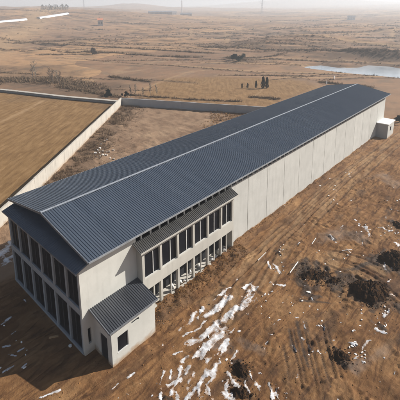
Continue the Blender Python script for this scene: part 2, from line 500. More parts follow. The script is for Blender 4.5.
def height(x, y):
    x = np.asarray(x, float); y = np.asarray(y, float)
    z, dist, sd = fields(x, y)
    near = smooth(130, 90, dist)
    s = site_height(x, y)
    # flat under the building itself
    s = s*np.where((x < -0.3) & (x > -W-1) & (y > 0.3) & (y < L), 0.0, 1.0)
    # left of the boundary wall the field is smooth
    yd = (x < -15.5) & (x > -75) & (y > -5) & (y < 95) & ((x-WA[0])*0.771+(y-WA[1])*0.637 > 0)
    z = z+np.where(yd, (fbm(x*0.55, y*0.55, 4, 23, 0.6)-0.5)*0.55*smooth(-15.5, -19, x), 0)
    return z+s*near

def axis(segments):
    out = [segments[0][0]]
    for a, b, c0, g in segments:
        p = out[-1]
        while p < b-1e-6:
            st = max(c0, g*abs(p-a)+c0) if g else c0
            p = min(b, p+st); out.append(p)
    return np.array(out)
def grow(start, end, c0, g, cap=1e9):
    out = []; p = start; s = c0
    while p < end: s = min(cap, s*(1+g)); p += s; out.append(p)
    return np.array(out)
xs = np.concatenate([(-14-grow(0, 6800, 0.16, 0.0118))[::-1], np.arange(-14, 27, 0.13), 27+grow(0, 1500, 0.16, 0.03)])
ys = np.concatenate([(-11-grow(0, 500, 0.16, 0.06))[::-1], np.arange(-11, 40, 0.13), 40+grow(0, 7000, 0.14, 0.0118)])
GX, GY = np.meshgrid(xs, ys)
gx, gy = GX.ravel(), GY.ravel()
gz = height(gx, gy)
nx, ny = len(xs), len(ys)
idx = np.arange(nx*ny).reshape(ny, nx)
gf = np.stack([idx[:-1,:-1], idx[:-1,1:], idx[1:,1:], idx[1:,:-1]], -1).reshape(-1, 4)
ground = np_mesh('ground', np.stack([gx, gy, gz], 1), gf, M['earth'])
tag(ground, kind='structure')
print('ground verts', nx, ny, nx*ny)

def set_attr(o, name, vals):
    a = o.data.attributes.new(name, 'FLOAT', 'POINT')
    a.data.foreach_set('value', np.ascontiguousarray(vals, np.float32))

gd = np.hypot(gx-CAM[0], gy-CAM[1])
WA, WB = np.array([-70.3, 55.6]), np.array([-23.0, -1.7])    # boundary wall, far corner to near end
wd = (WB-WA)/np.hypot(*(WB-WA)); wn_ = np.array([-wd[1], wd[0]])  # +normal towards the hall
side = (gx-WA[0])*wn_[0]+(gy-WA[1])*wn_[1]
bd = np.array([36.0, 18.2]); bd /= np.hypot(*bd)
behind = -(gx-WA[0])*bd[1]+(gy-WA[1])*bd[0]                 # >0 beyond the back wall
nz1 = fbm(gx*0.05, gy*0.05, 4, 91); nz2 = fbm(gx*0.4, gy*0.4, 4, 92)
fp = [at(0,91.0), at(60,98.4), at(105,102.5), at(119,104.5)]
dfar, _ = seg_dist(gx, gy, [(-400, -70), fp[0], fp[1], fp[2], fp[3]])
fieldpoly = [tuple(WB), tuple(WA), fp[2][:2], fp[1][:2], fp[0][:2], (-260, -20), (-200, -150), (20, -150)]
gold = smooth(0.6, -0.8, poly_sd(gx, gy, fieldpoly)+(nz2-0.5)*1.0)
gold2 = smooth(2, -6, poly_sd(gx, gy, PX([(128,98),(160,78),(215,76),(300,79),(330,88),(270,110),(180,104)]))+(nz2-0.5)*8)
set_attr(ground, 'gold', np.clip(gold+0.85*gold2, 0, 1))
yardp = [tuple(WA), tuple(WB), (-15.5, -8), (-15.5, 90), (-2, 90)]
set_attr(ground, 'yard', smooth(1, -1, poly_sd(gx, gy, yardp)))
set_attr(ground, 'far', smooth(-3, 4, np.where(side < 0, -side, -1e3))*0+np.clip(np.maximum(smooth(88, 130, gd), np.where(gx < -16, 1, 0)), 0, 1))
scr = np.zeros(len(gx))
near_wall = smooth(5.0, 1.0, np.abs(side-2.5)+(nz2-0.5)*5)*((side > 0) & (behind < 0))
scr = np.maximum(scr, 0.85*near_wall*(gx < -27))
scr = np.maximum(scr, 0.9*smooth(10, -10, poly_sd(gx, gy, PX([(-30,88),(-30,66),(40,66),(70,72),(118,88),(112,101),(60,95)]))+(nz1-0.5)*40))
scr = np.maximum(scr, 0.8*smooth(1.2, 0.2, np.abs(gx-1.9)+(nz2-0.5)*1.8)*smooth(5.5, 7, gy)*smooth(23, 20.5, gy))
scr = np.maximum(scr, 0.5*smooth(1.0, 0.1, np.abs(gx-0.7)+(nz2-0.5)*1.5)*smooth(20, 22, gy)*smooth(78, 74, gy))
for pts, w in (([(-20,37),(40,43),(90,46),(150,50),(215,54)], 3), ([(-20,45),(60,49),(130,53),(200,56)], 3.5), ([(228,58),(246,61)], 8),
               ([(110,76),(150,82)], 5), ([(200,45),(260,50),(330,56),(400,60)], 12), ([(0,27),(80,30)], 3), ([(128,52),(250,62)], 3),
               ([(20,68),(80,64),(140,66)], 3), ([(300,60),(350,62),(366,66)], 5), ([(372,63),(410,66)], 6), ([(255,97),(275,99)], 4)):
    p = PX(pts); d, _ = seg_dist(gx, gy, p)
    wv = pxw(p[len(p)//2], w)
    scr = np.maximum(scr, 0.95*smooth(wv*1.6, wv*0.2, d+(nz1-0.5)*wv*2+(nz2-0.5)*wv*0.6))
slope = np.hypot(*np.gradient(gz.reshape(ny, nx), ys, xs)).ravel()
scr = np.maximum(scr, 0.9*smooth(0.10, 0.24, slope+(nz1-0.5)*0.1)*smooth(140, 200, gd))
banks = []
gb = np.random.default_rng(99)
for k in range(84):
    a0 = gb.uniform(-40, 440); d0 = 150*math.exp(gb.uniform(0, 2.35)); x0, y0 = at_dist(a0, d0)
    hd = math.atan2(rt[1], rt[0])+gb.normal(0, 0.16); ln = d0*gb.uniform(0.12, 0.75); pts = []
    for i in range(9):
        pts.append((x0, y0)); hd += gb.normal(0, 0.13); x0 += math.cos(hd)*ln/8; y0 += math.sin(hd)*ln/8
    banks.append((pts, d0*gb.uniform(0.004, 0.012)))
band = np.zeros(len(gx))
for pts, wv in banks:
    xa, ya = np.min(pts, 0); xb, yb_ = np.max(pts, 0); mg = 40
    m_ = np.nonzero((gx > xa-mg) & (gx < xb+mg) & (gy > ya-mg) & (gy < yb_+mg))[0]
    d, al = seg_dist(gx[m_], gy[m_], pts)
    scr[m_] = np.maximum(scr[m_], 0.95*smooth(wv*1.3, wv*0.3, d+(nz2[m_]-0.5)*wv)*smooth(0, 0.08, al)*smooth(1, 0.9, al))
scr = np.maximum(scr, 0.4*smooth(0.54, 0.70, fbm(gx*0.012, gy*0.012, 5, 44))*smooth(140, 220, gd))
set_attr(ground, 'scrub', scr)
pal = np.zeros(len(gx))
for pts, w in (([(0,122),(14,116),(30,108),(42,101)], 2.6), ([(128,97),(146,88),(170,78),(188,72),(230,68)], 1.6), ([(-10,41),(60,47),(130,50),(210,52)], 1.1),
               ([(226,46),(229,38),(224,32)], 1.8), ([(186,38),(192,32),(188,26)], 1.5), ([(60,44),(150,27),(200,24)], 1.0), ([(390,40),(395,32),(402,28)], 2.0),
               ([(80,9),(90,5)], 3), ([(30,186),(50,168),(70,150)], 0.8), ([(0,205),(20,190),(30,182)], 1.0), ([(255,96),(262,90),(268,84)], 1.2),
               ([(120,26),(180,20),(240,17)], .8), ([(0,56),(60,60),(120,62)], 1.0)):
    p = PX(pts); d, _ = seg_dist(gx, gy, p); wv = pxw(p[len(p)//2], w)
    pal = np.maximum(pal, 0.8*smooth(wv*1.1, wv*0.3, d+(nz2-0.5)*wv*1.2))
for k, p in enumerate(arcs):
    d, al = seg_dist(gx, gy, p)
    pal = np.maximum(pal, 0.55*smooth(1.1, 0.15, d+(nz2-0.5)*1.2)*smooth(0.3, 0.6, fbm(gx*1.2+gy*.3, gy*0.25, 4, 61)))
for kb, (pts, wv) in enumerate(banks):
    if kb % 2: continue
    off = np.array(pts)+np.array([fw[0], fw[1]])*(-1 if kb % 4 else 1)*wv*2.6
    xa, ya = off.min(0); xb, yb_ = off.max(0); mg = 40
    m_ = np.nonzero((gx > xa-mg) & (gx < xb+mg) & (gy > ya-mg) & (gy < yb_+mg))[0]
    d, al = seg_dist(gx[m_], gy[m_], [tuple(o_) for o_ in off]); w2_ = wv*(0.5 if kb % 6 else 1.6)
    pal[m_] = np.maximum(pal[m_], 0.75*smooth(w2_*1.2, w2_*0.3, d+(nz2[m_]-0.5)*w2_)*smooth(0, 0.1, al)*smooth(1, 0.85, al))
set_attr(ground, 'pale', pal)
drk = np.zeros(len(gx)); nz3 = fbm(gx*1.1, gy*1.1, 4, 93)
for pts, w in dark_px:
    p = PX(pts); d, _ = seg_dist(gx, gy, p); wv = pxw(p[0], w)*0.5
    drk = np.maximum(drk, smooth(wv*1.5, wv*0.5, d+(nz3-0.5)*wv*2.6))
for p in ruts:
    d, al = seg_dist(gx, gy, p)
    drk = np.maximum(drk, 0.85*smooth(0.15, 0.04, d+(nz3-0.5)*0.16)*smooth(0, 0.1, al)*smooth(1, 0.6, al))
for p in arcs:
    d, al = seg_dist(gx, gy, p); e = np.abs(d-0.75)
    drk = np.maximum(drk, 0.36*smooth(0.30, 0.08, e+(nz3-0.5)*0.4))
drk = np.maximum(drk, 0.45*smooth(0.60, 0.74, fbm(gx*0.55, gy*0.30, 5, 71))*smooth(2, 5, gx)*smooth(110, 70, gy))
set_attr(ground, 'dark', drk)
ash = np.zeros(len(gx))
for pts, w in ash_px:
    p = PX(pts); d, _ = seg_dist(gx, gy, p); wv = pxw(p[0], w)*0.6
    ash = np.maximum(ash, 0.42*smooth(wv*1.5, wv*0.3, d+(nz3-0.5)*wv*2))
set_attr(ground, 'ash', ash)

# water
b = MB(); cx_, cy_ = np.mean([p[0] for p in lake]), np.mean([p[1] for p in lake])
wp = []
for p in lake:
    v = np.array([p[0]-cx_, p[1]-cy_]); v *= 1+5/np.hypot(*v); wp.append((cx_+v[0], cy_+v[1]))
b.add([(x, y, LAKE_Z) for x, y in wp], [tuple(range(len(wp)))])
tag(b.build('lake', M['water']), kind='structure')

# haze
hz = N('haze_air')
pv = hz.n('ShaderNodeVolumePrincipled')
pv.inputs['Color'].default_value = (0.88, 0.94, 1.0, 1)
pv.inputs['Density'].default_value = 0.00052
pv.inputs['Anisotropy'].default_value = 0.25
hz.t.nodes.remove(hz.b)
out = [n for n in hz.t.nodes if n.type == 'OUTPUT_MATERIAL'][0]
hz.l(pv.outputs[0], out.inputs['Volume'])
tag(MB().box(-6700, 1450, -480, 6900, float(gz.min())-1.0, float(max(gz.max()+12, 60))).build('haze', hz.m), kind='stuff')

# ------------------------------------------------------------------ the hall
hall = empty('warehouse', (SX, L/2, 0), 'long two-storey pale concrete warehouse with dark ribbed metal roof', 'warehouse')

def ribbed(y0, y1, profile, pitch=0.25, h=0.042):
    """rib section along y: list of (y, dz)"""
    pts = []; n = int(round((y1-y0)/pitch)); pitch = (y1-y0)/n
    for k in range(n):
        a = y0+k*pitch
        for t, d in ((0, 0), (0.50, 0), (0.62, h), (0.88, h)): pts.append((a+t*pitch, d))
    pts.append((y1, 0))
    return pts

def rib_slope(name, mat, parent, y0, y1, hi, lo, pitch=0.25, h=0.042, thick=0.07, steps=1):
    """ribbed sheet between the upper line hi=(x,z) and the lower line lo=(x,z), ribs running down the slope"""
    pts = ribbed(y0, y1, None, pitch, h)
    b = MB(); n = len(pts)
    vs = []
    for (x, z) in (hi, lo):
        vs += [(x, y, z+d) for y, d in pts]
    fs = [(k, k+1, n+k+1, n+k) for k in range(n-1)]
    o = 2*n
    vs += [(hi[0], y0, hi[1]-thick), (hi[0], y1, hi[1]-thick), (lo[0], y0, lo[1]-thick), (lo[0], y1, lo[1]-thick)]
    fs += [(o, o+2, o+3, o+1), (0, n, o+2, o), (n-1, o+1, o+3, 2*n-1)]
    fs += [tuple([o+2]+list(range(n, 2*n))+[o+3])]
    return b.add(vs, fs).build(name, mat, parent)

r_ = rib_slope('roof', M['roof'], hall, YF, YB, (SX+0.02, HR), (OX, HE))
rib_slope('roof', M['roof'], hall, YF, YB, (SX-0.02, HR), (-W-OX, HE))
b = MB()                                                    # ridge cap
sl_ = (HR-HE)/(W/2+OX)
for s in (1, -1):
    b.prism([(SX, HR+0.115), (SX+s*0.14, HR+0.105-0.14*sl_), (SX+s*0.14, HR+0.065-0.14*sl_), (SX, HR+0.075)][::s], 1, YF-0.03, YB+0.03)
b.build('ridge_cap', M['ridge'], hall)
for y in (YF, YB):                                          # verge trims at both gables
    b = MB()
    for s, ex in ((1, OX), (-1, -W-OX)):
        ya, yb_ = (y-0.05, y-0.004) if y == YF else (y+0.004, y+0.05)
        b.prism([(SX, HR+0.07), (ex, HE+0.07), (ex, HE-0.16), (SX, HR-0.16)][::s], 1, ya, yb_)
    b.build('verge_trim', M['steel'], hall)
MB().box(OX+0.004, OX+0.10, YF+0.02, YB-0.02, HE-0.15, HE-0.01).build('gutter', M['trim'], hall)
MB().box(-W-OX-0.10, -W-OX-0.004, YF+0.02, YB-0.02, HE-0.15, HE-0.01).build('gutter', M['trim'], hall)

# right wall: the pale front bay, then the precast panels
B0, B1, BX = 6.0, 20.35, 0.85
ZT = 8.33
WINS = (0.42, 0.74, 0.95, 2.55)
b = MB()
# front stretch with a narrow slot cut out near the corner
b.prism([(0.0, 0), (WINS[0], 0), (WINS[0], 8.60), (0.0, 8.42)], 0, -0.25, 0)
b.prism([(WINS[0], WINS[3]), (WINS[1], WINS[3]), (WINS[1], 8.74), (WINS[0], 8.60)], 0, -0.25, 0)
b.prism([(WINS[0], 0), (WINS[1], 0), (WINS[1], WINS[2]), (WINS[0], WINS[2])], 0, -0.25, 0)
b.prism([(WINS[1], 0), (B0, 0), (B0, 9.30), (1.55, 9.30), (1.55, 9.10), (WINS[1], 8.74)], 0, -0.25, 0)
b.build('front_wall', M['render'], hall)
MB().box(-0.24, -0.18, WINS[0], WINS[1], WINS[2], WINS[3]).build('slot_window', M['glass'], hall)
edges = [B1]+[24.571+4.738*k for k in range(12)]+[L]
for k in range(len(edges)-1):
    a, c2 = edges[k]+0.04, edges[k+1]-0.04
    bb = MB().box(-0.2, 0, a, c2, -0.4, ZT-0.008*(k % 3))
    bb.build('wall_panel', M['panel'], hall)
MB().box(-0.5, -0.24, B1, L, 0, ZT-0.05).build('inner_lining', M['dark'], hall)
MB().box(-0.62, -0.54, B0, L, ZT-0.1, 9.38).build('eave_gap_shade', M['dark'], hall)  # near-black sheet behind the open eave gap, its shade held in the colour
y = B0+0.6
while y < L-0.3:
    MB().box(-0.10, 0.02, y, y+0.16, ZT+0.01 if y > B1 else 8.0, 9.37).build('eave_post', M['panel'], hall)
    y += 1.184
MB().box(-0.5, -0.02, L-0.01, L+0.24, 0, 9.3).build('corner_pier', M['panel'], hall)
# left, rear and gable walls
MB().prism([(0.39, -0.4), (L, -0.4), (L, 9.25), (1.56, 9.25), (1.56, 9.05), (0.39, 8.62)], 0, -W, -W+0.25).build('left_wall', M['panel'], hall)
MB().prism([(-W+0.26, -0.3), (-0.51, -0.3), (-0.51, 9.25), (SX, 10.6), (-W+0.26, 9.25)], 1, L-0.25, L).build('rear_wall', M['panel'], hall)
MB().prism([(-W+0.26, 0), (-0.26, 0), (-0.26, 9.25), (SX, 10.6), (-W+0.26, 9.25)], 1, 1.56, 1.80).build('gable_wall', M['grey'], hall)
MB().box(-W+0.26, -0.63, 1.81, L-0.26, 0.02, 0.12).build('floor_slab', M['dark'], hall)

# front gallery of columns
GB = W/6
for i in range(7):
    x = -GB*i
    x0, x1 = (x-0.34, x) if i == 0 else ((x, x+0.34) if i == 6 else (x-0.15, x+0.15))
    if i == 0: x0, x1 = -0.40, -0.255
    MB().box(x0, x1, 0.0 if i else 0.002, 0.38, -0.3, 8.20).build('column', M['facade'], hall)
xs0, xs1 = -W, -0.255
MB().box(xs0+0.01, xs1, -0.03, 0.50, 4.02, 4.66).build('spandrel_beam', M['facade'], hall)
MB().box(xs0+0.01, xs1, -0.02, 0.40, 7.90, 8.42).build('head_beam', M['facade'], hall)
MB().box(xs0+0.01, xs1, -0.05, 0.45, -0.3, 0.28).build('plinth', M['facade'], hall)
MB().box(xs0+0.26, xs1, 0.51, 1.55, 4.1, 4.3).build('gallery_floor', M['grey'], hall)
for i in range(6):
    xa, xb = -GB*(i+1)+0.15, -GB*i-(0.15 if i else 0.40)
    if i == 5: xa = -W+0.34
    for z0, z1 in ((0.28, 4.02), (4.66, 7.90)):
        b = MB(); xm = xa+(xb-xa)*0.47
        b.box(xm-0.03, xm+0.03, 0.10, 0.16, z0+0.06, z1-0.06)
        b.box(xa, xb, 0.10, 0.16, z0+0.002, z0+0.06); b.box(xa, xb, 0.10, 0.16, z1-0.06, z1-0.002)
        w_ = b.build('window', M['mull'], hall)
        MB().box(xa+0.002, xb-0.002, 0.165, 0.19, z0+0.003, z1-0.003).build('pane', M['glass'], w_)  # near-black pane carries the darkness of the gallery opening in its colour
# lean-to roof over the gallery (ribs run down towards the front)
def rib_front(name, mat, parent, x0, x1, hi, lo, pitch=0.30, h=0.05, thick=0.07):
    pts = ribbed(x0, x1, None, pitch, h); n = len(pts); b = MB(); vs = []
    for (y, z) in (hi, lo): vs += [(x, y, z+d) for x, d in pts]
    fs = [(n+k, n+k+1, k+1, k) for k in range(n-1)]
    o = 2*n
    vs += [(x0, hi[0], hi[1]-thick), (x1, hi[0], hi[1]-thick), (x0, lo[0], lo[1]-thick), (x1, lo[0], lo[1]-thick)]
    fs += [(o, o+1, o+3, o+2), (n, 0, o, o+2), (n-1, 2*n-1, o+3, o+1), tuple(list(range(n, 2*n))+[o+3, o+2])]
    return b.add(vs, fs).build(name, mat, parent)
gr = rib_front('gallery_roof', M['roof'], hall, -W-0.42, 0.22, (1.54, 9.16), (-0.36, 8.56))
MB().box(-W-0.44, 0.24, -0.42, -0.364, 8.44, 8.60).build('gutter', M['steel'], gr)

# window bay on the long side
BP = (B1-B0)/6
bay_parts = []
for i in range(7):
    y = B0+BP*i
    y0, y1 = (y, y+0.30) if i == 0 else ((y-0.30, y) if i == 6 else (y-0.13, y+0.13))
    MB().box(BX-0.32, BX, y0, y1, -0.3, 7.06).build('bay_column', M['baywall'], hall)
MB().box(BX-0.30, BX+0.012, B0+0.004, B1-0.004, 7.06, 7.34).build('bay_head', M['baywall'], hall)
MB().box(BX-0.30, BX+0.010, B0+0.004, B1-0.004, 3.10, 4.34).build('bay_spandrel', M['baywall'], hall)
MB().box(BX-0.30, BX+0.010, B0+0.004, B1-0.004, -0.3, 0.52).build('bay_sill', M['baywall'], hall)
for (ya, yb_) in ((B0+0.003, B0+0.24), (B1-0.24, B1-0.003)):
    MB().prism([(0.004, -0.3), (BX-0.325, -0.3), (BX-0.325, 7.34), (0.004, 7.75)], 1, ya, yb_).build('bay_side_wall', M['baywall'], hall)
MB().box(-0.62, BX-0.31, B0+0.25, B1-0.25, 0.22, 0.34).build('bay_floor', M['floor'], hall)
MB().box(-0.62, BX-0.31, B0+0.25, B1-0.25, 3.12, 3.3).build('bay_ceiling', M['grey'], hall)
MB().box(-0.75, -0.63, B0+0.25, B1-0.25, 0.0, 7.5).build('bay_dark_backing', M['dark'], hall)  # black sheet added so the lower openings look deep and unlit
for i in range(6):
    ya = B0+BP*i+(0.30 if i == 0 else 0.13); yb_ = B0+BP*(i+1)-(0.30 if i == 5 else 0.13)
    ym = ya+(yb_-ya)*(0.60 if i < 3 else 0.52)
    b = MB(); b.box(BX-0.24, BX-0.17, ym-0.04, ym+0.04, 4.40, 7.0)
    b.box(BX-0.24, BX-0.17, ya, yb_, 4.342, 4.40); b.box(BX-0.24, BX-0.17, ya, yb_, 7.0, 7.058)
    w_ = b.build('window', M['frame'], hall)
    MB().box(BX-0.285, BX-0.245, ya, yb_, 4.343, 7.057).build('pane', M['glass'], w_)
    MB().box(BX-0.22, BX-0.10, ym-0.06, ym+0.06, 0.52, 3.10).build('mullion', M['baywall'], hall)
rib_slope('bay_roof', M['roof2'], hall, B0-0.42, B1+0.45, (-0.02, 8.22), (1.22, 7.68), 0.20, 0.045)
MB().box(1.224, 1.27, B0-0.42, B1+0.45, 7.58, 7.74).build('bay_gutter', M['baywall'], hall)

# ------------------------------------------------------------------ lean-to shed against the long wall
SXW, SY0, SY1 = 2.72, 0.99, 5.78
shed = empty('lean_to_shed', (SXW/2, (SY0+SY1)/2, 0), 'small pale lean-to shed with ribbed roof at the near corner of the warehouse', 'shed')
T = 0.18
b = MB()                                                    # right wall with window and vent openings
wy0, wy1, wz0, wz1 = 1.56, 2.70, 1.03, 2.60
vy0, vy1, vz0, vz1 = 3.10, 3.93, 2.80, 3.04
zt_ = 3.58
b.box(SXW-T, SXW, SY0, wy0, -0.4, zt_); b.box(SXW-T, SXW, wy0, wy1, -0.4, wz0); b.box(SXW-T, SXW, wy0, wy1, wz1, zt_)
b.box(SXW-T, SXW, wy1, vy0, -0.4, zt_); b.box(SXW-T, SXW, vy0, vy1, -0.4, vz0); b.box(SXW-T, SXW, vy0, vy1, vz1, zt_)
b.box(SXW-T, SXW, vy1, SY1, -0.4, zt_)
b.build('side_wall', M['shedwall'], shed)
dx0, dx1, dz1 = 0.98, 2.08, 2.50
b = MB()
zf = lambda x: 4.18-(4.18-zt_)*x/SXW
b.prism([(0.004, -0.4), (dx0, -0.4), (dx0, zf(dx0)), (0.004, zf(0))], 1, SY0, SY0+T)
b.prism([(dx0, dz1), (dx1, dz1), (dx1, zf(dx1)), (dx0, zf(dx0))], 1, SY0, SY0+T)
b.prism([(dx1, -0.4), (SXW-T-0.002, -0.4), (SXW-T-0.002, zf(SXW)), (dx1, zf(dx1))], 1, SY0, SY0+T)
b.build('front_wall', M['shedwall'], shed)
MB().prism([(0.004, -0.4), (SXW-T-0.002, -0.4), (SXW-T-0.002, zf(SXW)), (0.004, zf(0))], 1, SY1-T, SY1).build('rear_wall', M['shedwall'], shed)
d_ = MB().box(dx0+0.06, dx1-0.06, SY0+0.08, SY0+0.12, 0.05, dz1-0.06).build('door', M['dark'], shed)
MB().box(dx0, dx0+0.055, SY0+0.05, SY0+0.13, 0, dz1).box(dx1-0.055, dx1, SY0+0.05, SY0+0.13, 0, dz1).box(dx0+0.055, dx1-0.055, SY0+0.05, SY0+0.13, dz1-0.055, dz1).build('door_frame', M['grey'], d_)
w_ = MB().box(SXW-0.13, SXW-0.10, wy0, wy1, wz0, wz1).build('window', M['glass'], shed)
MB().box(SXW-0.095, SXW-0.03, wy0, wy0+0.05, wz0, wz1).box(SXW-0.095, SXW-0.03, wy1-0.05, wy1, wz0, wz1).box(SXW-0.095, SXW-0.03, wy0+0.05, wy1-0.05, wz1-0.05, wz1).box(SXW-0.095, SXW+0.02, wy0-0.03, wy1+0.03, wz0-0.05, wz0+0.002).build('frame', M['frame'], w_)
MB().box(SXW-0.14, SXW-0.10, vy0, vy1, vz0, vz1).build('vent', M['dark'], shed)
sr = rib_slope('roof', M['roof3'], shed, SY0-0.28, B0-0.015, (0.01, 4.36), (SXW+0.26, 3.72), 0.20, 0.05, 0.07)
MB().box(SXW+0.264, SXW+0.31, SY0-0.28, B0-0.015, 3.60, 3.77).build('fascia', M['steel'], sr)
MB().prism([(0.012, 4.43), (SXW+0.26, 3.79), (SXW+0.26, 3.60), (0.012, 4.24)], 1, SY0-0.33, SY0-0.284).build('verge_trim', M['steel'], sr)

# ------------------------------------------------------------------ block at the far end
AX, AY0, AY1 = 2.55, 76.95, 81.7
ann = empty('utility_block', (AX/2, 79.3, 0), 'small flat roofed pale block at the far end of the warehouse', 'outbuilding')
MB().box(0.006, AX, AY0, AY0+0.2, -0.4, 3.45).build('front_wall', M['grey'], ann)  # darker concrete than the other faces: this face's shade is in the colour
b = MB(); b.box(AX-0.2, AX, AY0+0.201, 78.6, -0.4, 3.45); b.box(AX-0.2, AX, 79.6, AY1, -0.4, 3.45)
b.box(AX-0.2, AX, 78.6, 79.6, -0.4, 1.5); b.box(AX-0.2, AX, 78.6, 79.6, 2.6, 3.45)
b.build('side_wall', M['panel'], ann)
MB().box(0.006, AX-0.2, AY1-0.2, AY1, -0.4, 3.45).build('rear_wall', M['panel'], ann)
MB().box(AX-0.15, AX-0.1, 78.6, 79.6, 1.5, 2.6).build('window', M['glass'], ann)
MB().box(0.006, AX+0.2, AY0-0.2, AY1+0.2, 3.452, 3.62).build('roof', M['white'], ann)

# ------------------------------------------------------------------ boundary walls
def zat(x, y): return float(height(np.array([x]), np.array([y]))[0])
def run_wall(a, b_, h, t, mat, root, pier=4.0, coping=None):
    a = np.array(a[:2]); b_ = np.array(b_[:2]); d = b_-a; n = np.hypot(*d); d /= n
    k = max(1, int(n/pier)); m = MB(); c = MB(); pr = MB()
    for i in range(k):
        p = a+d*n*i/k; q_ = a+d*n*(i+1)/k; mid = (p+q_)/2
        j = 0.04*random.uniform(-1, 1)
        m.obox(mid, d, n/k/2-0.11, t/2, -0.8, h+j-0.08)
        c.obox(mid, d, n/k/2-0.11, t/2+0.02, h+j-0.078, h+j)
        pr.obox(p, d, 0.105, t/2+0.015, -0.8, h-0.02)
    pr.obox(b_, d, 0.105, t/2+0.015, -0.8, h-0.02)
    m.build('wall', mat, root); c.build('coping', coping or mat, root); pr.build('pier', mat, root)['kind'] = 'stuff'
wl = empty('boundary_wall', (WA[0]+0.5*(WB-WA)[0], WA[1]+0.5*(WB-WA)[1], 0), 'long sunlit cream boundary wall between the ploughed field and the yard', 'wall')
run_wall(WA+np.array([0.2, -0.25]), WB, 2.5, 0.26, M['cream'], wl)
bE = WA+bd*76
wb = empty('boundary_wall', (WA[0]+bd[0]*38, WA[1]+bd[1]*38, 0), 'grey shaded boundary wall closing the yard behind the warehouse', 'wall')
run_wall(WA, bE, 2.3, 0.24, M['greywall'], wb)
lw = empty('field_wall', (fp[1][0], fp[1][1], 0), 'low pale wall along the far edge of the ploughed field', 'wall')
pts = [np.array([-215.0, 2.0]), fp[0][:2], fp[1][:2], fp[2][:2], WA+np.array([-1.5, 0.6])]
m = MB(); c = MB()
for a, b_ in zip(pts[:-1], pts[1:]):
    a = np.array(a); b_ = np.array(b_); n = int(np.hypot(*(b_-a))/5)+1
    for i in range(n):
        p = a+(b_-a)*(i+0.5)/n; zz = zat(*p)
        m.obox(p, b_-a, np.hypot(*(b_-a))/n/2-0.03, 0.16, zz-0.6, zz+0.75+random.uniform(-0.08, 0.08))
        c.obox(p, b_-a, np.hypot(*(b_-a))/n/2, 0.75, zz+0.80, zz+0.95)
m.build('wall', M['greywall'], lw); c.build('coping', M['cream'], lw)

# ------------------------------------------------------------------ spoil heaps
def heap(px, rx, ry, h, ang, label, seed, name='spoil_heap', mat='spoil', cat='earth heap'):
    p = at(*px); n = 130
    u = np.linspace(-1.25, 1.25, n); U, V = np.meshgrid(u, u)
    ca, sa = math.cos(ang), math.sin(ang)
    X = p[0]+ca*U*rx-sa*V*ry; Y = p[1]+sa*U*rx+ca*V*ry
    r = np.hypot(U, V)*(1+1.0*(fbm(U*2.3+seed, V*2.3, 5, seed, 0.6)-0.5))
    g = height(X.ravel(), Y.ravel()).reshape(n, n)
    hh = h*np.clip(1-r, -0.3, 1)**1 if False else h*(np.clip(1.0-r**1.3, -0.25, 1))
    lump = (fbm(X*1.3, Y*1.3, 4, seed+3)-0.5)*1.1*h+(fbm(X*4.0, Y*4.0, 4, seed+5, 0.65)-0.5)*0.42
    Z = g+hh+lump*np.clip(1.1-r, 0, 1)-0.05
    keep = (r < 1.15)
    ii = np.arange(n*n).reshape(n, n)
    fk = keep[:-1,:-1] & keep[1:,:-1] & keep[:-1,1:] & keep[1:,1:]
    fs = np.stack([ii[:-1,:-1], ii[:-1,1:], ii[1:,1:], ii[1:,:-1]], -1)[fk]
    v = np.stack([X.ravel(), Y.ravel(), Z.ravel()], 1)
    used = np.unique(fs); remap = np.zeros(n*n, int); remap[used] = np.arange(len(used))
    o = np_mesh(name, v[used]-np.array([p[0], p[1], 0]), remap[fs], M[mat]); o.location = (p[0], p[1], 0)
    return tag(o, label, cat)
heap((369,292), 2.15, 1.75, 1.15, 0.5, 'largest black spoil heap on the bare ground right of the tyre ruts', 3)
heap((396,261), 1.9, 1.8, 1.1, 0.2, 'black spoil heap cut by the right edge of the view', 4)
heap((309,275), 1.5, 0.6, 0.45, 1.2, 'low dark heap of churned soil nearest the long panelled wall', 5)
heap((322,276), 1.4, 0.45, 0.42, 1.1, 'narrow dark ridge of soil between the churned heap and the largest black heap', 6)
heap((333,281), 1.0, 0.45, 0.35, 0.9, 'short dark ridge touching the left side of the largest black heap', 21)
heap((342,358), 0.85, 0.55, 0.30, 0.9, 'small dark heap right of the tyre ruts among white scraps', 8)
heap((241,370), 0.85, 0.6, 0.32, 0.3, 'small dark heap beside the snow near the bottom', 9)
heap((241,392), 0.95, 0.6, 0.30, 0.8, 'dark heap cut off at the bottom with snow beside it', 10)
heap((399,226), 0.9, 0.8, 0.4, 0.0, 'small dark heap at the right edge above the black ones', 12)

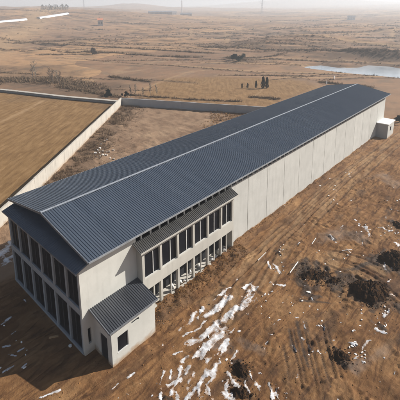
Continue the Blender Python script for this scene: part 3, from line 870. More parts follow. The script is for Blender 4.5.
# ------------------------------------------------------------------ snow (one sheet of patches)
snow_px = [([(250,295),(238,306),(222,320),(208,332),(196,340)], 8.5), ([(258,287),(248,297)], 5), ([(226,329),(214,342),(203,354)], 9),
           ([(228,338),(224,350),(220,362)], 4.5), ([(212,360),(204,376),(198,394)], 5), ([(200,396),(197,400)], 4), ([(226,370),(234,380),(240,392)], 4.5),
           ([(240,276),(228,290),(214,300)], 3), ([(206,321),(196,328),(184,336)], 3.2), ([(203,308),(198,318)], 3), ([(218,306),(212,312)], 2.5),
           ([(190,366),(186,375)], 3.2), ([(182,351),(175,354)], 2.6), ([(172,371),(170,378)], 2.4), ([(269,384),(274,398)], 4),
           ([(162,388),(160,400)], 3), ([(176,392),(178,400)], 3), ([(240,384),(230,396)], 3.5), ([(256,380),(262,392)], 3),
           ([(272,284),(284,286)], 2.4), ([(274,266),(278,272)], 3), ([(268,263),(271,270)], 1.8), ([(303,322),(305,328)], 0.9), ([(308,344),(310,350)], 0.9), ([(294,346),(296,352)], 0.9), ([(324,328),(325,333)], 0.9), ([(325,325),(324,335)], 1.6),
           ([(293,345),(296,352)], 2.0), ([(366,228),(370,236)], 3.0), ([(380,229),(392,232)], 2.4), ([(396,243),(400,247)], 4), ([(374,287),(382,294)], 3.0),
           ([(383,294),(392,296)], 2.6), ([(376,330),(386,334)], 3.4), ([(384,318),(388,308)], 2.4), ([(349,342),(354,347)], 2.6), ([(362,350),(368,342)], 2.2),
           ([(356,358),(364,362)], 2.6), ([(350,172),(353,176)], 3.0), ([(330,236),(336,243)], 2.0), ([(384,262),(385,270)], 2.0), ([(346,250),(350,253)], 1.4),
           ([(-4,258),(4,250),(11,244)], 8), ([(2,264),(12,256)], 5), ([(2,324),(10,318)], 2.0), ([(12,334),(16,331)], 1.4), ([(2,348),(8,346)], 2.2),
           ([(18,352),(24,348)], 1.6), ([(4,372),(14,366)], 1.8), ([(22,368),(26,364)], 1.2), ([(6,354),(16,356)], 1.2), ([(24,300),(28,304)], 1.2),
           ([(40,398),(60,390)], 1.2), ([(112,390),(118,384)], 1.2), ([(128,378),(134,374)], 1.2), ([(310,298),(313,300)], 1.4)]
gsn = np.random.default_rng(5)
for k in range(110):
    if k % 3: cx1, cy1 = gsn.uniform(262, 404), gsn.uniform(165, 400)
    else: cx1, cy1 = gsn.uniform(150, 285), gsn.uniform(315, 402)
    ln1 = gsn.uniform(0.3, 3.5); an1 = gsn.normal(-0.6, 0.7)
    snow_px.append(([(cx1, cy1), (cx1+ln1*math.cos(an1), cy1+ln1*math.sin(an1))], gsn.uniform(0.6, 1.3)))
snow_px += [([(230,297),(216,308),(206,316)], 5), ([(244,290),(250,284)], 4), ([(190,352),(184,362)], 4), ([(205,345),(196,356)], 5), ([(222,345),(216,356)], 4),
            ([(168,384),(180,378)], 4), ([(186,388),(192,378)], 4), ([(216,366),(212,380),(206,392)], 4.5), ([(228,378),(226,392)], 4), ([(182,366),(176,380),(172,392)], 3.5), ([(196,372),(190,384)], 4), ([(206,384),(212,398)], 4), ([(222,392),(234,400)], 4),
            ([(164,372),(158,384)], 2.5), ([(250,372),(256,384)], 3), ([(236,350),(230,360)], 2.5), ([(196,312),(188,322),(180,330)], 3), ([(214,322),(206,330)], 2.5),
            ([(186,398),(196,388)], 4), ([(246,384),(252,396)], 3), ([(276,392),(280,400)], 2.5)]
sxs = np.arange(-25, 23, 0.07); sys_ = np.arange(-9, 46, 0.07)
SXg, SYg = np.meshgrid(sxs, sys_); fx_, fy_ = SXg.ravel(), SYg.ravel()
fld = np.full(fx_.shape, -1.0)
wx_ = fx_+(fbm(fx_*0.8, fy_*0.8, 3, 411)-0.5)*0.6; wy_ = fy_+(fbm(fx_*0.8, fy_*0.8, 3, 421)-0.5)*0.6
for pts, w in snow_px:
    p = PX(pts); wv = max(pxw(p[0], w)*0.85, 0.105)
    x0, x1 = min(q_[0] for q_ in p)-3*wv-.5, max(q_[0] for q_ in p)+3*wv+.5; y0, y1 = min(q_[1] for q_ in p)-3*wv-.5, max(q_[1] for q_ in p)+3*wv+.5
    m_ = (fx_ > x0) & (fx_ < x1) & (fy_ > y0) & (fy_ < y1)
    if not m_.any(): continue
    d, al = seg_dist(fx_[m_], fy_[m_], p) if w < 2.2 else seg_dist(wx_[m_], wy_[m_], p)
    fld[m_] = np.maximum(fld[m_], 1.0-d/wv)
# direction of the main streaks in plan
sa_ = at(250,295); sb_ = at(196,340); sd_ = (sb_-sa_)[:2]; sd_ /= np.hypot(*sd_)
al_ = fx_*sd_[0]+fy_*sd_[1]; ac_ = -fx_*sd_[1]+fy_*sd_[0]
nz = 0.5*fbm(al_*0.7, ac_*2.8, 5, 201, 0.68)+0.5*fbm(fx_*1.5, fy_*1.5, 6, 231, 0.72)
fld = np.where(fld > -0.95, fld+(nz-0.5)*4.6-0.42, -1)
th = 0.030*np.clip(fld+0.1, -0.6, 1.2)
H = height(fx_, fy_)+th+0.012
keep = (fld > -0.30).reshape(SXg.shape)
ii = np.arange(fx_.size).reshape(SXg.shape)
fk = keep[:-1,:-1] & keep[1:,:-1] & keep[:-1,1:] & keep[1:,1:]
fs = np.stack([ii[:-1,:-1], ii[:-1,1:], ii[1:,1:], ii[1:,:-1]], -1)[fk]
used = np.unique(fs); remap = np.zeros(fx_.size, int); remap[used] = np.arange(len(used))
snow = np_mesh('snow_patches', np.stack([fx_, fy_, H], 1)[used], remap[fs], M['snow'])
set_attr(snow, 'cover', fld[used]+0.2)
tag(snow, 'patches of melting white snow on the bare earth', 'snow', kind='stuff')

# ------------------------------------------------------------------ rubble, clods, scrub (uncountable)
def rocks(name, xy, size, mat, flat=0.6, seed=1):
    g = np.random.default_rng(seed); n = len(xy)
    base = np.array([(1,0,0),(-1,0,0),(0,1,0),(0,-1,0),(0,0,1),(0,0,-1)], float)
    fc = np.array([(0,2,4),(2,1,4),(1,3,4),(3,0,4),(2,0,5),(1,2,5),(3,1,5),(0,3,5)])
    v = base[None]*(g.uniform(0.55, 1.25, (n, 6, 1)))+g.uniform(-0.3, 0.3, (n, 6, 3))
    a = g.uniform(0, 6.28, n); ca, sa = np.cos(a), np.sin(a)
    x = v[..., 0]*ca[:, None]-v[..., 1]*sa[:, None]; y = v[..., 0]*sa[:, None]+v[..., 1]*ca[:, None]
    s = np.asarray(size)[:, None]
    z = v[..., 2]*flat
    h = height(xy[:, 0], xy[:, 1])
    V = np.stack([x*s+xy[:, :1], y*s+xy[:, 1:2], z*s+h[:, None]+s*0.15], -1).reshape(-1, 3)
    Fq = (fc[None]+6*np.arange(n)[:, None, None]).reshape(-1, 3)
    return np_mesh(name, V, Fq, mat, False)
sp_ = []
for px_, rr, cnt in (((369,292), 2.6, 260), ((396,261), 2.3, 200), ((312,275), 1.6, 220), ((326,279), 1.3, 160), ((342,358), 1.1, 90), ((241,370), 1.1, 90), ((241,392), 1.1, 90), ((399,226), 1.2, 60)):
    p = at(*px_); a = rng.uniform(0, 6.28, cnt); r = rr*np.abs(rng.normal(0.75, 0.35, cnt)); sp_.append(np.stack([p[0]+r*np.cos(a), p[1]+r*np.sin(a)*0.8], 1))
sp_ = np.concatenate(sp_)
tag(rocks('spill', sp_, rng.uniform(0.03, 0.10, len(sp_)), M['spoil'], 0.7, 9), 'dark clods spilled round the spoil heaps', 'clods', kind='stuff')
n = 5200
xy = np.stack([rng.uniform(0.2, 24, n), rng.uniform(-9, 76, n)], 1)
den = fbm(xy[:, 0]*0.35, xy[:, 1]*0.35, 3, 301)
xy = xy[den > 0.47]
xy = xy[~((xy[:, 0] < 3.0) & (xy[:, 1] > 0.8) & (xy[:, 1] < 6.1))]
xy = xy[~((xy[:, 0] < 2.8) & (xy[:, 1] > 76.5))]
tag(rocks('clods', xy, rng.uniform(0.02, 0.07, len(xy))*rng.choice([1, 1, 1, 1.7], len(xy)), M['clod']), 'loose brown clods of earth over the site', 'clods', kind='stuff')
nb = 1800
yb2 = rng.uniform(6.2, 21.5, nb); xb2 = 0.95+np.abs(rng.normal(0, 1.0, nb))
yw = rng.uniform(21, 76, 1500); xw = 0.12+np.abs(rng.normal(0, 0.45, 1500))
xy = np.concatenate([np.stack([xb2, yb2], 1), np.stack([xw, yw], 1)])
tag(rocks('bank_clods', xy, rng.uniform(0.02, 0.075, len(xy)), M['clod'], 0.7, 5), 'clods banked against the foot of the long wall', 'clods', kind='stuff')
n = 900
xy = np.stack([rng.uniform(1.5, 24, n), rng.uniform(-8, 70, n)], 1); den = fbm(xy[:, 0]*0.28, xy[:, 1]*0.28, 3, 305); xy = xy[den > 0.52]
xy = xy[~((xy[:, 0] < 3.2) & (xy[:, 1] < 6.3))]
tag(rocks('gravel', xy, rng.uniform(0.025, 0.075, len(xy)), M['stone'], 0.6, 6), 'scattered pale stones on the brown earth', 'gravel', kind='stuff')

def tufts(name, xy, size, mat, blades, seed, width=0.05, spread=0.8):
    g = np.random.default_rng(seed); n = len(xy)
    h = height(xy[:, 0], xy[:, 1])
    a = g.uniform(0, 6.28, (n, blades)); el = g.uniform(0.25, 1.0, (n, blades)); ln = g.uniform(0.5, 1.1, (n, blades))*np.asarray(size)[:, None]
    r0 = g.uniform(0, 0.35, (n, blades))*np.asarray(size)[:, None]
    bx = xy[:, :1]+np.cos(a)*r0; by = xy[:, 1:2]+np.sin(a)*r0
    tx = bx+np.cos(a)*ln*(1-el)*spread*1.2; ty = by+np.sin(a)*ln*(1-el)*spread*1.2; tz = h[:, None]+ln*el
    wdt = ln*width
    px_ = -np.sin(a+0.6)*wdt; py_ = np.cos(a+0.6)*wdt
    z0 = h[:, None]-0.03+0*bx
    V = np.stack([np.stack([bx+px_, by+py_, z0], -1), np.stack([bx-px_, by-py_, z0], -1), np.stack([tx, ty, tz], -1)], 2).reshape(-1, 3)
    Fq = np.arange(len(V)).reshape(-1, 3)
    return np_mesh(name, V, Fq, mat, False)
# dry weeds on the bank by the window bay
n = 2600
xy = np.stack([0.95+np.abs(rng.normal(0, 1.0, n)), rng.uniform(6.3, 21.8, n)], 1)
xy = xy[fbm(xy[:, 0]*0.9, xy[:, 1]*0.9, 3, 311) > 0.56]
tag(tufts('dry_grass', xy, rng.uniform(0.10, 0.32, len(xy)), M['weed'], 9, 21), 'dry brown weeds on the earth bank below the bay windows', 'weeds', kind='stuff')
# weeds inside the cream wall
n = 3600
t = rng.uniform(0, 1, n); s_ = 0.5+np.abs(rng.normal(0, 3.6, n))
xy = WA[None]+(WB-WA)[None]*t[:, None]+wn_[None]*s_[:, None]
xy = xy[(fbm(xy[:, 0]*0.3, xy[:, 1]*0.3, 3, 313) > 0.46) & (xy[:, 0] < -27)]
tag(tufts('dry_weeds', xy, rng.uniform(0.3, 0.95, len(xy)), M['scrubmat'], 10, 22, 0.045), 'dry weeds growing inside the cream boundary wall', 'weeds', kind='stuff')
# dry growth in the yard before the back wall
n = 2200
xy = np.stack([rng.uniform(-50, -12, n), rng.uniform(55, 86, n)], 1)
b_h = -(xy[:, 0]-WA[0])*bd[1]+(xy[:, 1]-WA[1])*bd[0]
al2 = (xy[:, 0]-WA[0])*bd[0]+(xy[:, 1]-WA[1])*bd[1]
xy = xy[(b_h < -0.5) & (al2 > 31+rng.normal(0, 1.2, n)) & (xy[:, 0] < -16)]
tag(tufts('dry_stalks', xy, rng.uniform(0.4, 1.1, len(xy)), M['weed'], 9, 23, 0.07), 'dry stalks standing in the yard before the grey back wall', 'weeds', kind='stuff')
# scrub beyond the field wall and along terrace banks
lines = [([(-20,80),(30,79),(60,80),(100,90)], 11, 2600), ([(-20,38),(40,43),(90,46),(150,50),(215,54)], 1.5, 900), ([(-20,47),(60,50),(130,54),(200,57)], 1.5, 700),
         ([(228,58),(246,61)], 2.5, 160), ([(110,76),(150,82)], 2.0, 300), ([(60,86),(118,97)], 4, 700), ([(128,95),(180,99),(240,102)], 1.5, 420), ([(250,97),(278,99)], 2.5, 200),
         ([(200,47),(260,52),(330,57),(400,61)], 6, 1000), ([(320,82),(338,84)], 3, 160), ([(355,86),(372,88)], 2.0, 120)]
allxy = []; alls = []
for pts, wv in banks:
    p = np.array(pts); cnt = int(130+wv*22); t = rng.uniform(0, len(p)-1.001, cnt); k = t.astype(int)
    q_ = p[k]+(p[k+1]-p[k])*(t-k)[:, None]+rng.normal(0, 1, (cnt, 2))*wv*0.45
    allxy.append(q_); dd = np.hypot(q_[:, 0]-CAM[0], q_[:, 1]-CAM[1]); alls.append(rng.uniform(0.35, 1.1, cnt)*np.clip(dd/220, 0.7, 2.2))
for pts, w, cnt in lines:
    p = np.array(PX(pts))[:, :2]; t = rng.uniform(0, len(p)-1.001, cnt); k = t.astype(int)
    q_ = p[k]+(p[k+1]-p[k])*(t-k)[:, None]
    sp = pxw(p[len(p)//2], w)
    q_ = q_+rng.normal(0, 1, (cnt, 2))*np.array([sp, sp])*0.7
    allxy.append(q_); dd = np.hypot(q_[:, 0]-CAM[0], q_[:, 1]-CAM[1])
    alls.append((0.35+1.1*rng.random(cnt)**2.2)*np.clip(dd/160, 0.7, 1.5))
xy = np.concatenate(allxy); sz = np.concatenate(alls)
z_, d_, sd2 = fields(xy[:, 0], xy[:, 1])
bh = -(xy[:, 0]-WA[0])*bd[1]+(xy[:, 1]-WA[1])*bd[0]
ok = (sd2 > 5) & ((bh > 0.8) | (xy[:, 0] < -72)) & ~inside(xy[:, 0], xy[:, 1], fieldpoly)
tag(tufts('scrub', xy[ok], sz[ok], M['scrubmat'], 16, 24, 0.08, 1.9), 'bare brown scrub on the land beyond the walls', 'scrub', kind='stuff')

n = 3500
aa = rng.uniform(-30, 430, n); dd = 140*np.exp(rng.uniform(0, 2.0, n))
P0 = np.array([at_dist(a, d) for a, d in zip(aa, dd)])
den = fbm(P0[:, 0]/45, P0[:, 1]/45, 4, 331)
zf_, d_, sd2 = fields(P0[:, 0], P0[:, 1])
e_ = 2.0
sl2 = np.hypot(fields(P0[:, 0]+e_, P0[:, 1])[0]-zf_, fields(P0[:, 0], P0[:, 1]+e_)[0]-zf_)/e_
bh = -(P0[:, 0]-WA[0])*bd[1]+(P0[:, 1]-WA[1])*bd[0]
ok = ((den > 0.70) | (sl2 > 0.19)) & (sd2 > 4) & ((bh > 62) | (P0[:, 0] < -130)) & ~inside(P0[:, 0], P0[:, 1], fieldpoly)
tag(tufts('hillside_scrub', P0[ok], rng.uniform(0.6, 2.0, ok.sum())*np.clip(dd[ok]/350, 0.6, 1.5), M['farscrub'], 12, 27, 0.12, 1.1), 'dark scrub dotted over the far fields and terrace banks', 'scrub', kind='stuff')

# ------------------------------------------------------------------ small countable debris
def slab(name, px, l, w, h, ang, mat, label, cat, group=None, tilt=0.0, jag=0.25, z=None):
    p = at(*px) if z is None else at(px[0], px[1], z)
    zz = zat(p[0], p[1]) if z is None else z
    n = 7; b = MB(); pts = []
    for k in range(n):
        a = 2*math.pi*k/n; rr = 1+random.uniform(-jag, jag)
        pts.append((math.cos(a)*l*rr, math.sin(a)*w*rr))
    if jag < 0.05: pts = [(-l,-w),(l,-w),(l,w),(-l,w)]; n = 4
    vs = [(x, y, -0.02) for x, y in pts]+[(x*0.94, y*0.94, h) for x, y in pts]
    b.add(vs, [tuple(range(n))[::-1], tuple(range(n, 2*n))]+[(i, (i+1) % n, n+(i+1) % n, n+i) for i in range(n)])
    o = b.build(name, mat); o.location = (p[0], p[1], zz+0.02); o.rotation_euler = (tilt, tilt*0.5, ang)
    return tag(o, label, cat, group)
def line_obj(name, a, b_, r, mat, label, cat):
    p = at(*a); q_ = at(*b_); m = MB()
    c = (p+q_)/2; d = q_-p; ln = math.hypot(d[0], d[1])/2
    o = MB().box(-ln, ln, -r, r, 0, r*1.2).build(name, mat)
    o.location = (c[0], c[1], max(zat(*p[:2]), zat(*q_[:2]), zat(*c[:2]))+0.03); o.rotation_euler = (0, 0, math.atan2(d[1], d[0]))
    return tag(o, label, cat)
line_obj('plank', (290,274), (298,263), 0.045, M['scrap'], 'long white plank left of the churned dark soil', 'plank')
line_obj('plank', (258,262), (266,254), 0.03, M['scrap'], 'thin white plank nearest the long panelled wall', 'plank')
line_obj('plank', (312,244), (316,238), 0.035, M['scrap'], 'short white plank above the churned dark soil', 'plank')
line_obj('board', (342,252), (352,251), 0.035, M['scrap'], 'short white board above the largest black heap', 'board')
slab('sheet', (309,292), 0.26, 0.14, 0.05, 0.4, M['scrap'], 'pale flat sheet lying on the churned dark soil', 'sheet')
slab('board', (54,337), 0.42, 0.10, 0.05, 1.0, M['timber'], 'orange board on the shaded ground before the column front', 'board', jag=0.02)
slab('block', (64,330), 0.16, 0.12, 0.2, 0.8, M['white'], 'white block against the plinth of the column front', 'block', jag=0.1)
slab('board', (70,346), 0.16, 0.13, 0.08, 0.3, M['scrap'], 'pale broken piece near the warehouse corner', 'rubble', jag=0.3)
LAB = 'small white scrap lying on the brown earth'
cl = [(350,173,6,5),(279,268,9,8),(366,230,10,7),(386,232,10,6),(376,290,8,6),(384,328,9,7),(352,345,9,7),(360,358,8,6),(336,200,14,10),(330,186,8,8),
      (280,250,6,6),(396,200,10,14),(300,310,20,12),(215,345,25,20),(340,260,40,10),(270,300,20,14),(350,330,30,20),(20,345,20,20),(385,310,12,16)]
proto = None
for cx0, cy0, rx0, ry0 in cl:
    for k in range(7):
        pxx = cx0+random.gauss(0, 0.5)*rx0; pyy = cy0+random.gauss(0, 0.5)*ry0
        p = at(pxx, pyy)
        if p[0] < 1.2 and p[1] > -0.5: continue
        s_ = random.uniform(0.03, 0.085)*(1.6 if p[1] > 40 else 1)
        slab('scrap', (pxx, pyy), s_*random.uniform(1, 2), s_, random.uniform(0.02, 0.06), random.uniform(0, 3), M['scrap'], LAB, 'scrap', 'white scraps scattered over the site', random.uniform(-0.3, 0.3))
# pale rubble inside the lower bay openings
for k in range(14):
    yy = random.uniform(B0+0.5, B1-0.5); xx = random.uniform(-0.3, 0.3)
    if k > 0 and False: pass
    s_ = random.uniform(0.14, 0.34); b = MB(); nn = 8; hh = random.uniform(0.2, 0.6)
    ring = [(math.cos(2*math.pi*j/nn)*s_*random.uniform(0.75, 1.2), math.sin(2*math.pi*j/nn)*s_*random.uniform(0.75, 1.2)) for j in range(nn)]
    vs = [(x, y, 0) for x, y in ring]+[(x*1.05, y*1.05, hh*0.55) for x, y in ring]+[(x*0.55, y*0.55, hh) for x, y in ring]
    fs = [tuple(range(nn))[::-1], tuple(range(2*nn, 3*nn))]+[(i+r0, (i+1) % nn+r0, nn+(i+1) % nn+r0, nn+i+r0) for r0 in (0, nn) for i in range(nn)]
    o = b.add(vs, fs).build('sack', M['scrap'], None, True); o.location = (xx, yy, 0.34)
    tag(o, 'pale sack lying inside the lower openings of the window bay', 'sack', 'pale sacks on the floor of the window bay')
# pale rubble in the yard by the cream wall
for k in range(26):
    pxx = 102+random.gauss(0, 6); pyy = 150+random.gauss(0, 7)
    s_ = random.uniform(0.12, 0.34)
    p = at(pxx, pyy)
    if p[0] > -16: continue
    slab('rubble_block', (pxx, pyy), s_, s_*0.8, s_*0.8, random.uniform(0, 3), M['stone'] if k % 2 else M['scrap'], 'pale rubble block in the weeds between cream wall and roof', 'rubble', 'rubble blocks in the weedy yard')

# ------------------------------------------------------------------ trees
def bare_tree(px, h, label, mat='bark', thin=0.5, group=None, name='bare_tree', lean=0.0, zoff=0, narrow=0.35, depth=4):
    p = at(*px); z = zat(p[0], p[1])
    t = empty(name, (p[0], p[1], z), label, 'tree', group)
    tr = MB(); cr = MB()
    nseg = 6; pts = []
    x = y = 0.0
    for k in range(nseg+1):
        pts.append(Vector((p[0]+x, p[1]+y, z+h*k/nseg-0.1))); x += random.gauss(0, h*0.012); y += random.gauss(0, h*0.012)
    rad = lambda f: max(0.035, thin*h*0.045*(1-f*0.85))
    for k in range(nseg): tr.tube(pts[k], pts[k+1], rad(k/nseg), rad((k+1)/nseg), 6)
    def branch(o, d, ln, r, lev):
        e = o+d*ln
        cr.tube(o, e, max(r, 0.03), max(r*0.55, 0.02), 4)
        if lev <= 0: return
        for k in range(3):
            v = (d+Vector((random.gauss(0, 0.45), random.gauss(0, 0.45), random.gauss(0.12, 0.25)))).normalized()
            branch(o+d*ln*random.uniform(0.45, 1.0), v, ln*random.uniform(0.5, 0.75), r*0.55, lev-1)
    nbr = 13
    for k in range(nbr):
        f = 0.22+0.76*k/nbr; i = min(nseg-1, int(f*nseg)); o = pts[i].lerp(pts[i+1], f*nseg-i)
        a = random.uniform(0, 6.28)
        d = Vector((math.cos(a)*narrow, math.sin(a)*narrow, 0.8)).normalized()
        branch(o, d, h*0.26*(1.05-f*0.65), rad(f)*0.6, depth-2)
    tr.build('trunk', M[mat], t); cr.build('crown', M[mat], t)
    return t
def conifer(px, h, w, label, group=None, name='cypress_tree', mat='cypress', shape='column', at_xy=None, count=1000):
    p = at(*px) if at_xy is None else np.array([*at_xy, 0]); z = zat(p[0], p[1])
    t = empty(name, (p[0], p[1], z), label, 'tree', group)
    MB().tube((p[0], p[1], z-0.2), (p[0], p[1], z+h*0.9), w*0.10, 0.02, 6).build('trunk', M['bark'], t)
    b = MB()
    ph = random.uniform(0, 6)
    for k in range(count):
        f = random.random()**0.85
        prof = (min(1, f*6+0.35)*(1-f)**0.36) if shape == 'column' else (1-f)**0.8
        a = random.uniform(0, 6.28); rr = w*0.5*prof*math.sqrt(random.uniform(0.3, 1))*(1+0.25*math.sin(3*a+ph+f*9))
        c0 = Vector((p[0]+math.cos(a)*rr, p[1]+math.sin(a)*rr, z+h*(0.05+0.93*f)))
        s_ = h*(0.030 if shape == 'column' else 0.045)*random.uniform(0.6, 1.3)
        u = Vector((random.gauss(0, 1), random.gauss(0, 1), random.gauss(0.6, 1))).normalized(); v = u.orthogonal().normalized()
        b.add([c0-v*s_*0.6-u*s_, c0+v*s_*0.6-u*s_, c0+u*s_*1.4], [(0, 1, 2)])
    b.build('crown', M[mat], t)
    return t
conifer((242,88), 1.8, 1.0, 'leftmost and smallest dark cypress in the brown field')
conifer((247.5,88), 1.9, 1.05, 'small dark cypress second from the left in the brown field')
conifer((256,88), 2.9, 0.95, 'slim dark cypress just left of the tallest pair')
conifer((263,88.5), 4.7, 1.7, 'tallest broad dark cypress of the group in the field')
conifer((266.8,88.3), 4.4, 1.5, 'rightmost dark cypress of the group in the field')
for k, (a, b_, h, m_) in enumerate([(33,78,7.0,'palebark'),(35.5,78,8.0,'palebark'),(50,82,6.4,'bark'),(53,83,6.0,'bark'),(57,82,5.2,'palebark'),(59.5,83,5.2,'bark')]):
    lab = ['tall pale bare tree leftmost in the scrub beyond the field wall', 'tallest pale bare tree in the scrub beyond the field wall', 'dark bare tree in the clump right of the two pale trees',
           'second dark bare tree in the clump beyond the field wall', 'pale bare tree standing among the darker clump in the scrub', 'rightmost dark bare tree of the clump beyond the field wall'][k]
    bare_tree((a, b_), h, lab, m_, 0.45)
lab = ['thin bare tree behind the grey wall, first from its left corner', 'thin bare tree behind the grey wall, second from its left corner', 'thin bare tree behind the grey wall, third from its left corner',
       'thin bare tree behind the grey wall, fourth from its left corner', 'thin bare tree behind the grey wall, last on the right']
for k, (a, b_, h) in enumerate([(131,98,4.2),(136,97.5,4.6),(143,98.5,3.6),(150,97,4.8),(157,98,4.6)]):
    bare_tree((a, b_), h, lab[k], 'palebark', 0.3, None, 'bare_sapling', narrow=0.2)
def bush(px, h, label, mat='bark', n=700):
    p = at(*px); z = zat(p[0], p[1]); t = empty('bush', (p[0], p[1], z), label, 'bush')
    lobes = [(random.gauss(0, h*0.28), random.gauss(0, h*0.28), h*random.uniform(0.25, 0.72), h*random.uniform(0.15, 0.28)) for _ in range(7)]
    b = MB()
    for k in range(5): b.tube((p[0], p[1], z-0.1), (p[0]+random.gauss(0, h*0.22), p[1]+random.gauss(0, h*0.22), z+h*0.7), 0.05, 0.02, 4)
    b.build('stem', M['bark'], t); b = MB()
    for k in range(n):
        d = Vector((random.gauss(0, 1), random.gauss(0, 1), random.gauss(0, 1))).normalized()*random.random()**0.4
        lo = lobes[k % len(lobes)]
        c0 = Vector((p[0]+lo[0]+d.x*lo[3], p[1]+lo[1]+d.y*lo[3], z+lo[2]+d.z*lo[3])); s_ = h*0.06*random.uniform(0.5, 1.3)
        u = Vector((random.gauss(0, 1), random.gauss(0, 1), random.gauss(0.4, 1))).normalized(); v = u.orthogonal().normalized()
        b.add([c0-v*s_-u*s_, c0+v*s_-u*s_, c0+u*s_*1.3], [(0, 1, 2)])
    b.build('crown', M[mat], t); return t
bush((109.5,96.5), 2.7, 'dark rounded bush on the field edge left of the wall corner', 'cypress')
bush((127,97.5), 2.2, 'dark bush just behind the corner of the two boundary walls', 'cypress')
bush((399,122.5), 2.6, 'dark bush beside the small block at the far end of the warehouse', 'cypress', 500)
bush((93,55), 5.5, 'lone dark bush on the terrace bank far left', 'bark')
bush((233,61), 4.6, 'left one of the dark bushes on the far bank behind the cypresses', 'pine')
bush((241,62), 5.0, 'right one of the dark bushes on the far bank behind the cypresses', 'pine')
for k in range(22):
    a = 42+k*1.25+random.uniform(-0.3, 0.3); x, y_ = at_dist(a, 905+random.uniform(-25, 25))
    conifer(None, random.uniform(8, 13), random.uniform(6, 9), 'conifer in the dark row on the hazy hilltop at upper left', 'conifers on the far hilltop', 'pine_tree', 'pine', 'cone', (x, y_), 90)

# ------------------------------------------------------------------ far things
def polebox(name, x, y, h, label, cat):
    z = zat(x, y); t = empty(name, (x, y, z), label, cat); return t, z
x, y = at_dist(182, 1500); z = zat(x, y)
o = MB().tube((x, y, z-2), (x, y, z+46), 2.4, 1.6, 10).build('chimney_stack', M['farwall']); tag(o, 'thin grey chimney stack on the hazy skyline', 'chimney')
for a, d, h, lab in ((262, 1400, 48, 'hazy lattice pylon on the skyline right of the chimney'), (84, 1900, 45, 'hazy lattice pylon on the skyline at upper left')):
    x, y = at_dist(a, d); z = zat(x, y); b = MB()
    for sx, sy in ((1,1),(1,-1),(-1,1),(-1,-1)): b.tube((x+sx*4, y+sy*4, z-2), (x+sx*0.6, y+sy*0.6, z+h), 0.35, 0.25, 4)
    for k in range(6):
        f0, f1 = k/6, (k+1)/6; w0 = 4-3.4*f0; w1 = 4-3.4*f1
        for sx in (1, -1):
            b.tube((x+sx*w0, y-w0, z+h*f0), (x+sx*w1, y+w1, z+h*f1), 0.2, 0.2, 4); b.tube((x-w0, y+sx*w0, z+h*f0), (x+w1, y+sx*w1, z+h*f1), 0.2, 0.2, 4)
    t = empty('pylon', (x, y, z), lab, 'pylon'); b.build('tower', M['steel'], t)
    c = MB()
    for f0, w0 in ((0.72, 8), (0.85, 10), (0.97, 7)): c.tube((x-w0*rt[0], y-w0*rt[1], z+h*f0), (x+w0*rt[0], y+w0*rt[1], z+h*f0), 0.3, 0.3, 4)
    c.build('crossarm', M['steel'], t)
# greenhouses: long white tunnels
for a0, a1, d0, lab in (((-12,23.4), (25,20.0), 0, 'long white plastic greenhouse at the far left edge'), ((37.5,18.6), (67,14.0), 0, 'long white plastic greenhouse right of the first on the hillside')):
    def surf(a, yp):
        best = None
        for d in np.linspace(200, 1500, 1300):
            x, y = at_dist(a, d); zz = zat(x, y)
            dd = np.array([x, y, zz])-CAM; py = 200+PPY-F*(dd@up)/(dd@fw)
            if best is None and py <= yp: best = (x, y, zz)
        return np.array(best if best else (x, y, zz))
    p = surf(*a0); q_ = surf(*a1); dv = (q_-p)[:2]; ln = np.hypot(*dv); dv /= ln; nv = np.array([-dv[1], dv[0]])
    hw = 4.5; hh = 2.6; b = MB(); segs = 9; n = 24; vs = []
    for i in range(n+1):
        c0 = p[:2]+dv*ln*i/n; zz = p[2]+(q_[2]-p[2])*i/n
        for k in range(segs):
            t_ = math.pi*k/(segs-1); e = c0+nv*math.cos(t_)*hw; vs.append((e[0], e[1], zz-0.8+(hh+0.8)*math.sin(t_)))
    fs = [(i*segs+k, i*segs+k+1, (i+1)*segs+k+1, (i+1)*segs+k) for i in range(n) for k in range(segs-1)]
    fs += [tuple(range(segs)), tuple(range(n*segs, (n+1)*segs))]
    o = b.add(vs, fs).build('greenhouse', M['film'], None, True); tag(o, lab, 'greenhouse')
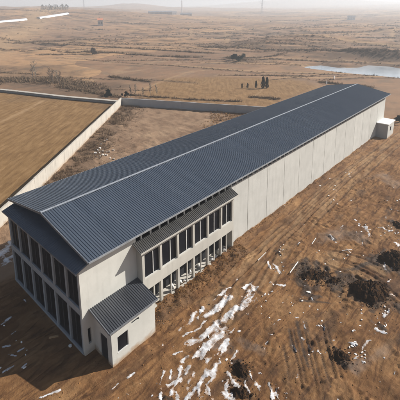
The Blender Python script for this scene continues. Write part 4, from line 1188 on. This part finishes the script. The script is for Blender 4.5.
def far_house(a, d, w, dp, h, rh, wall, roof, label, name='house', cat='house', yaw=0.0, drop=0):
    x, y = at_dist(a, d); z = zat(x, y); t = empty(name, (x, y, z), label, cat)
    v = np.array([x, y])-CAM[:2]; v /= np.hypot(*v); u = np.array([v[1], -v[0]]); u = u*math.cos(yaw)+v*math.sin(yaw)
    v2 = np.array([-u[1], u[0]])
    MB().obox((x, y), u, w/2, dp/2, z-2, z+h).build('wall', wall, t)
    P_ = lambda i, j, zz: (x+u[0]*i+v2[0]*j, y+u[1]*i+v2[1]*j, zz)
    w2, d2 = w/2+0.5, dp/2+0.5
    MB().add([P_(-w2,-d2,z+h+.02), P_(w2,-d2,z+h+.02), P_(w2,d2,z+h+.02), P_(-w2,d2,z+h+.02), P_(-w2,0,z+h+rh), P_(w2,0,z+h+rh)],
             [(0,1,5,4), (2,3,4,5), (0,4,3), (1,2,5), (0,3,2,1)]).build('roof', roof, t)
    nw = max(2, int(w/5))
    for k in range(nw):
        c0 = -w/2+(k+0.5)*w/nw
        MB().add([P_(c0-0.7,-dp/2-0.03,z+h*0.35), P_(c0+0.7,-dp/2-0.03,z+h*0.35), P_(c0+0.7,-dp/2-0.03,z+h*0.75), P_(c0-0.7,-dp/2-0.03,z+h*0.75)], [(0,1,2,3)]).build('window', M['dark'], t)
far_house(99.5, 640, 8, 7, 9, 3, M['farwall'], M['brick'], 'lone orange roofed house on the far hillside')
far_house(160, 980, 60, 16, 6, 3, M['farwall'], M['farroof'], 'longest grey shed in the hazy valley', 'farm_shed', 'shed')
far_house(186, 1010, 30, 14, 6, 3, M['farwall'], M['farroof'], 'shorter grey shed right of the longest one in the valley', 'farm_shed', 'shed')
far_house(172, 1120, 26, 12, 7, 3, M['white'], M['farroof'], 'pale house behind the grey sheds in the valley', 'house')
far_house(352, 900, 16, 10, 6, 3, M['white'], M['farroof'], 'small pale house on the hazy slope beyond the lake', 'house')
# white marker posts beyond the far roof
for a, b_, lab in (((334,79), 1.3, 'white marker post beyond the far end of the roof'), ((326.5,84), 1.2, 'pale marker post half hidden left of the white one')):
    p = at(*a); z = zat(p[0], p[1]); t = empty('marker_post', (p[0], p[1], z), lab, 'post')
    MB().box(p[0]-0.16, p[0]+0.16, p[1]-0.14, p[1]+0.14, z-0.2, z+b_).build('shaft', M['white'], t)
    MB().obox((p[0], p[1]), (1, 0), 0.2, 0.2, z+b_+0.002, z+b_+0.25, 0.1).build('cap', M['white'], t)
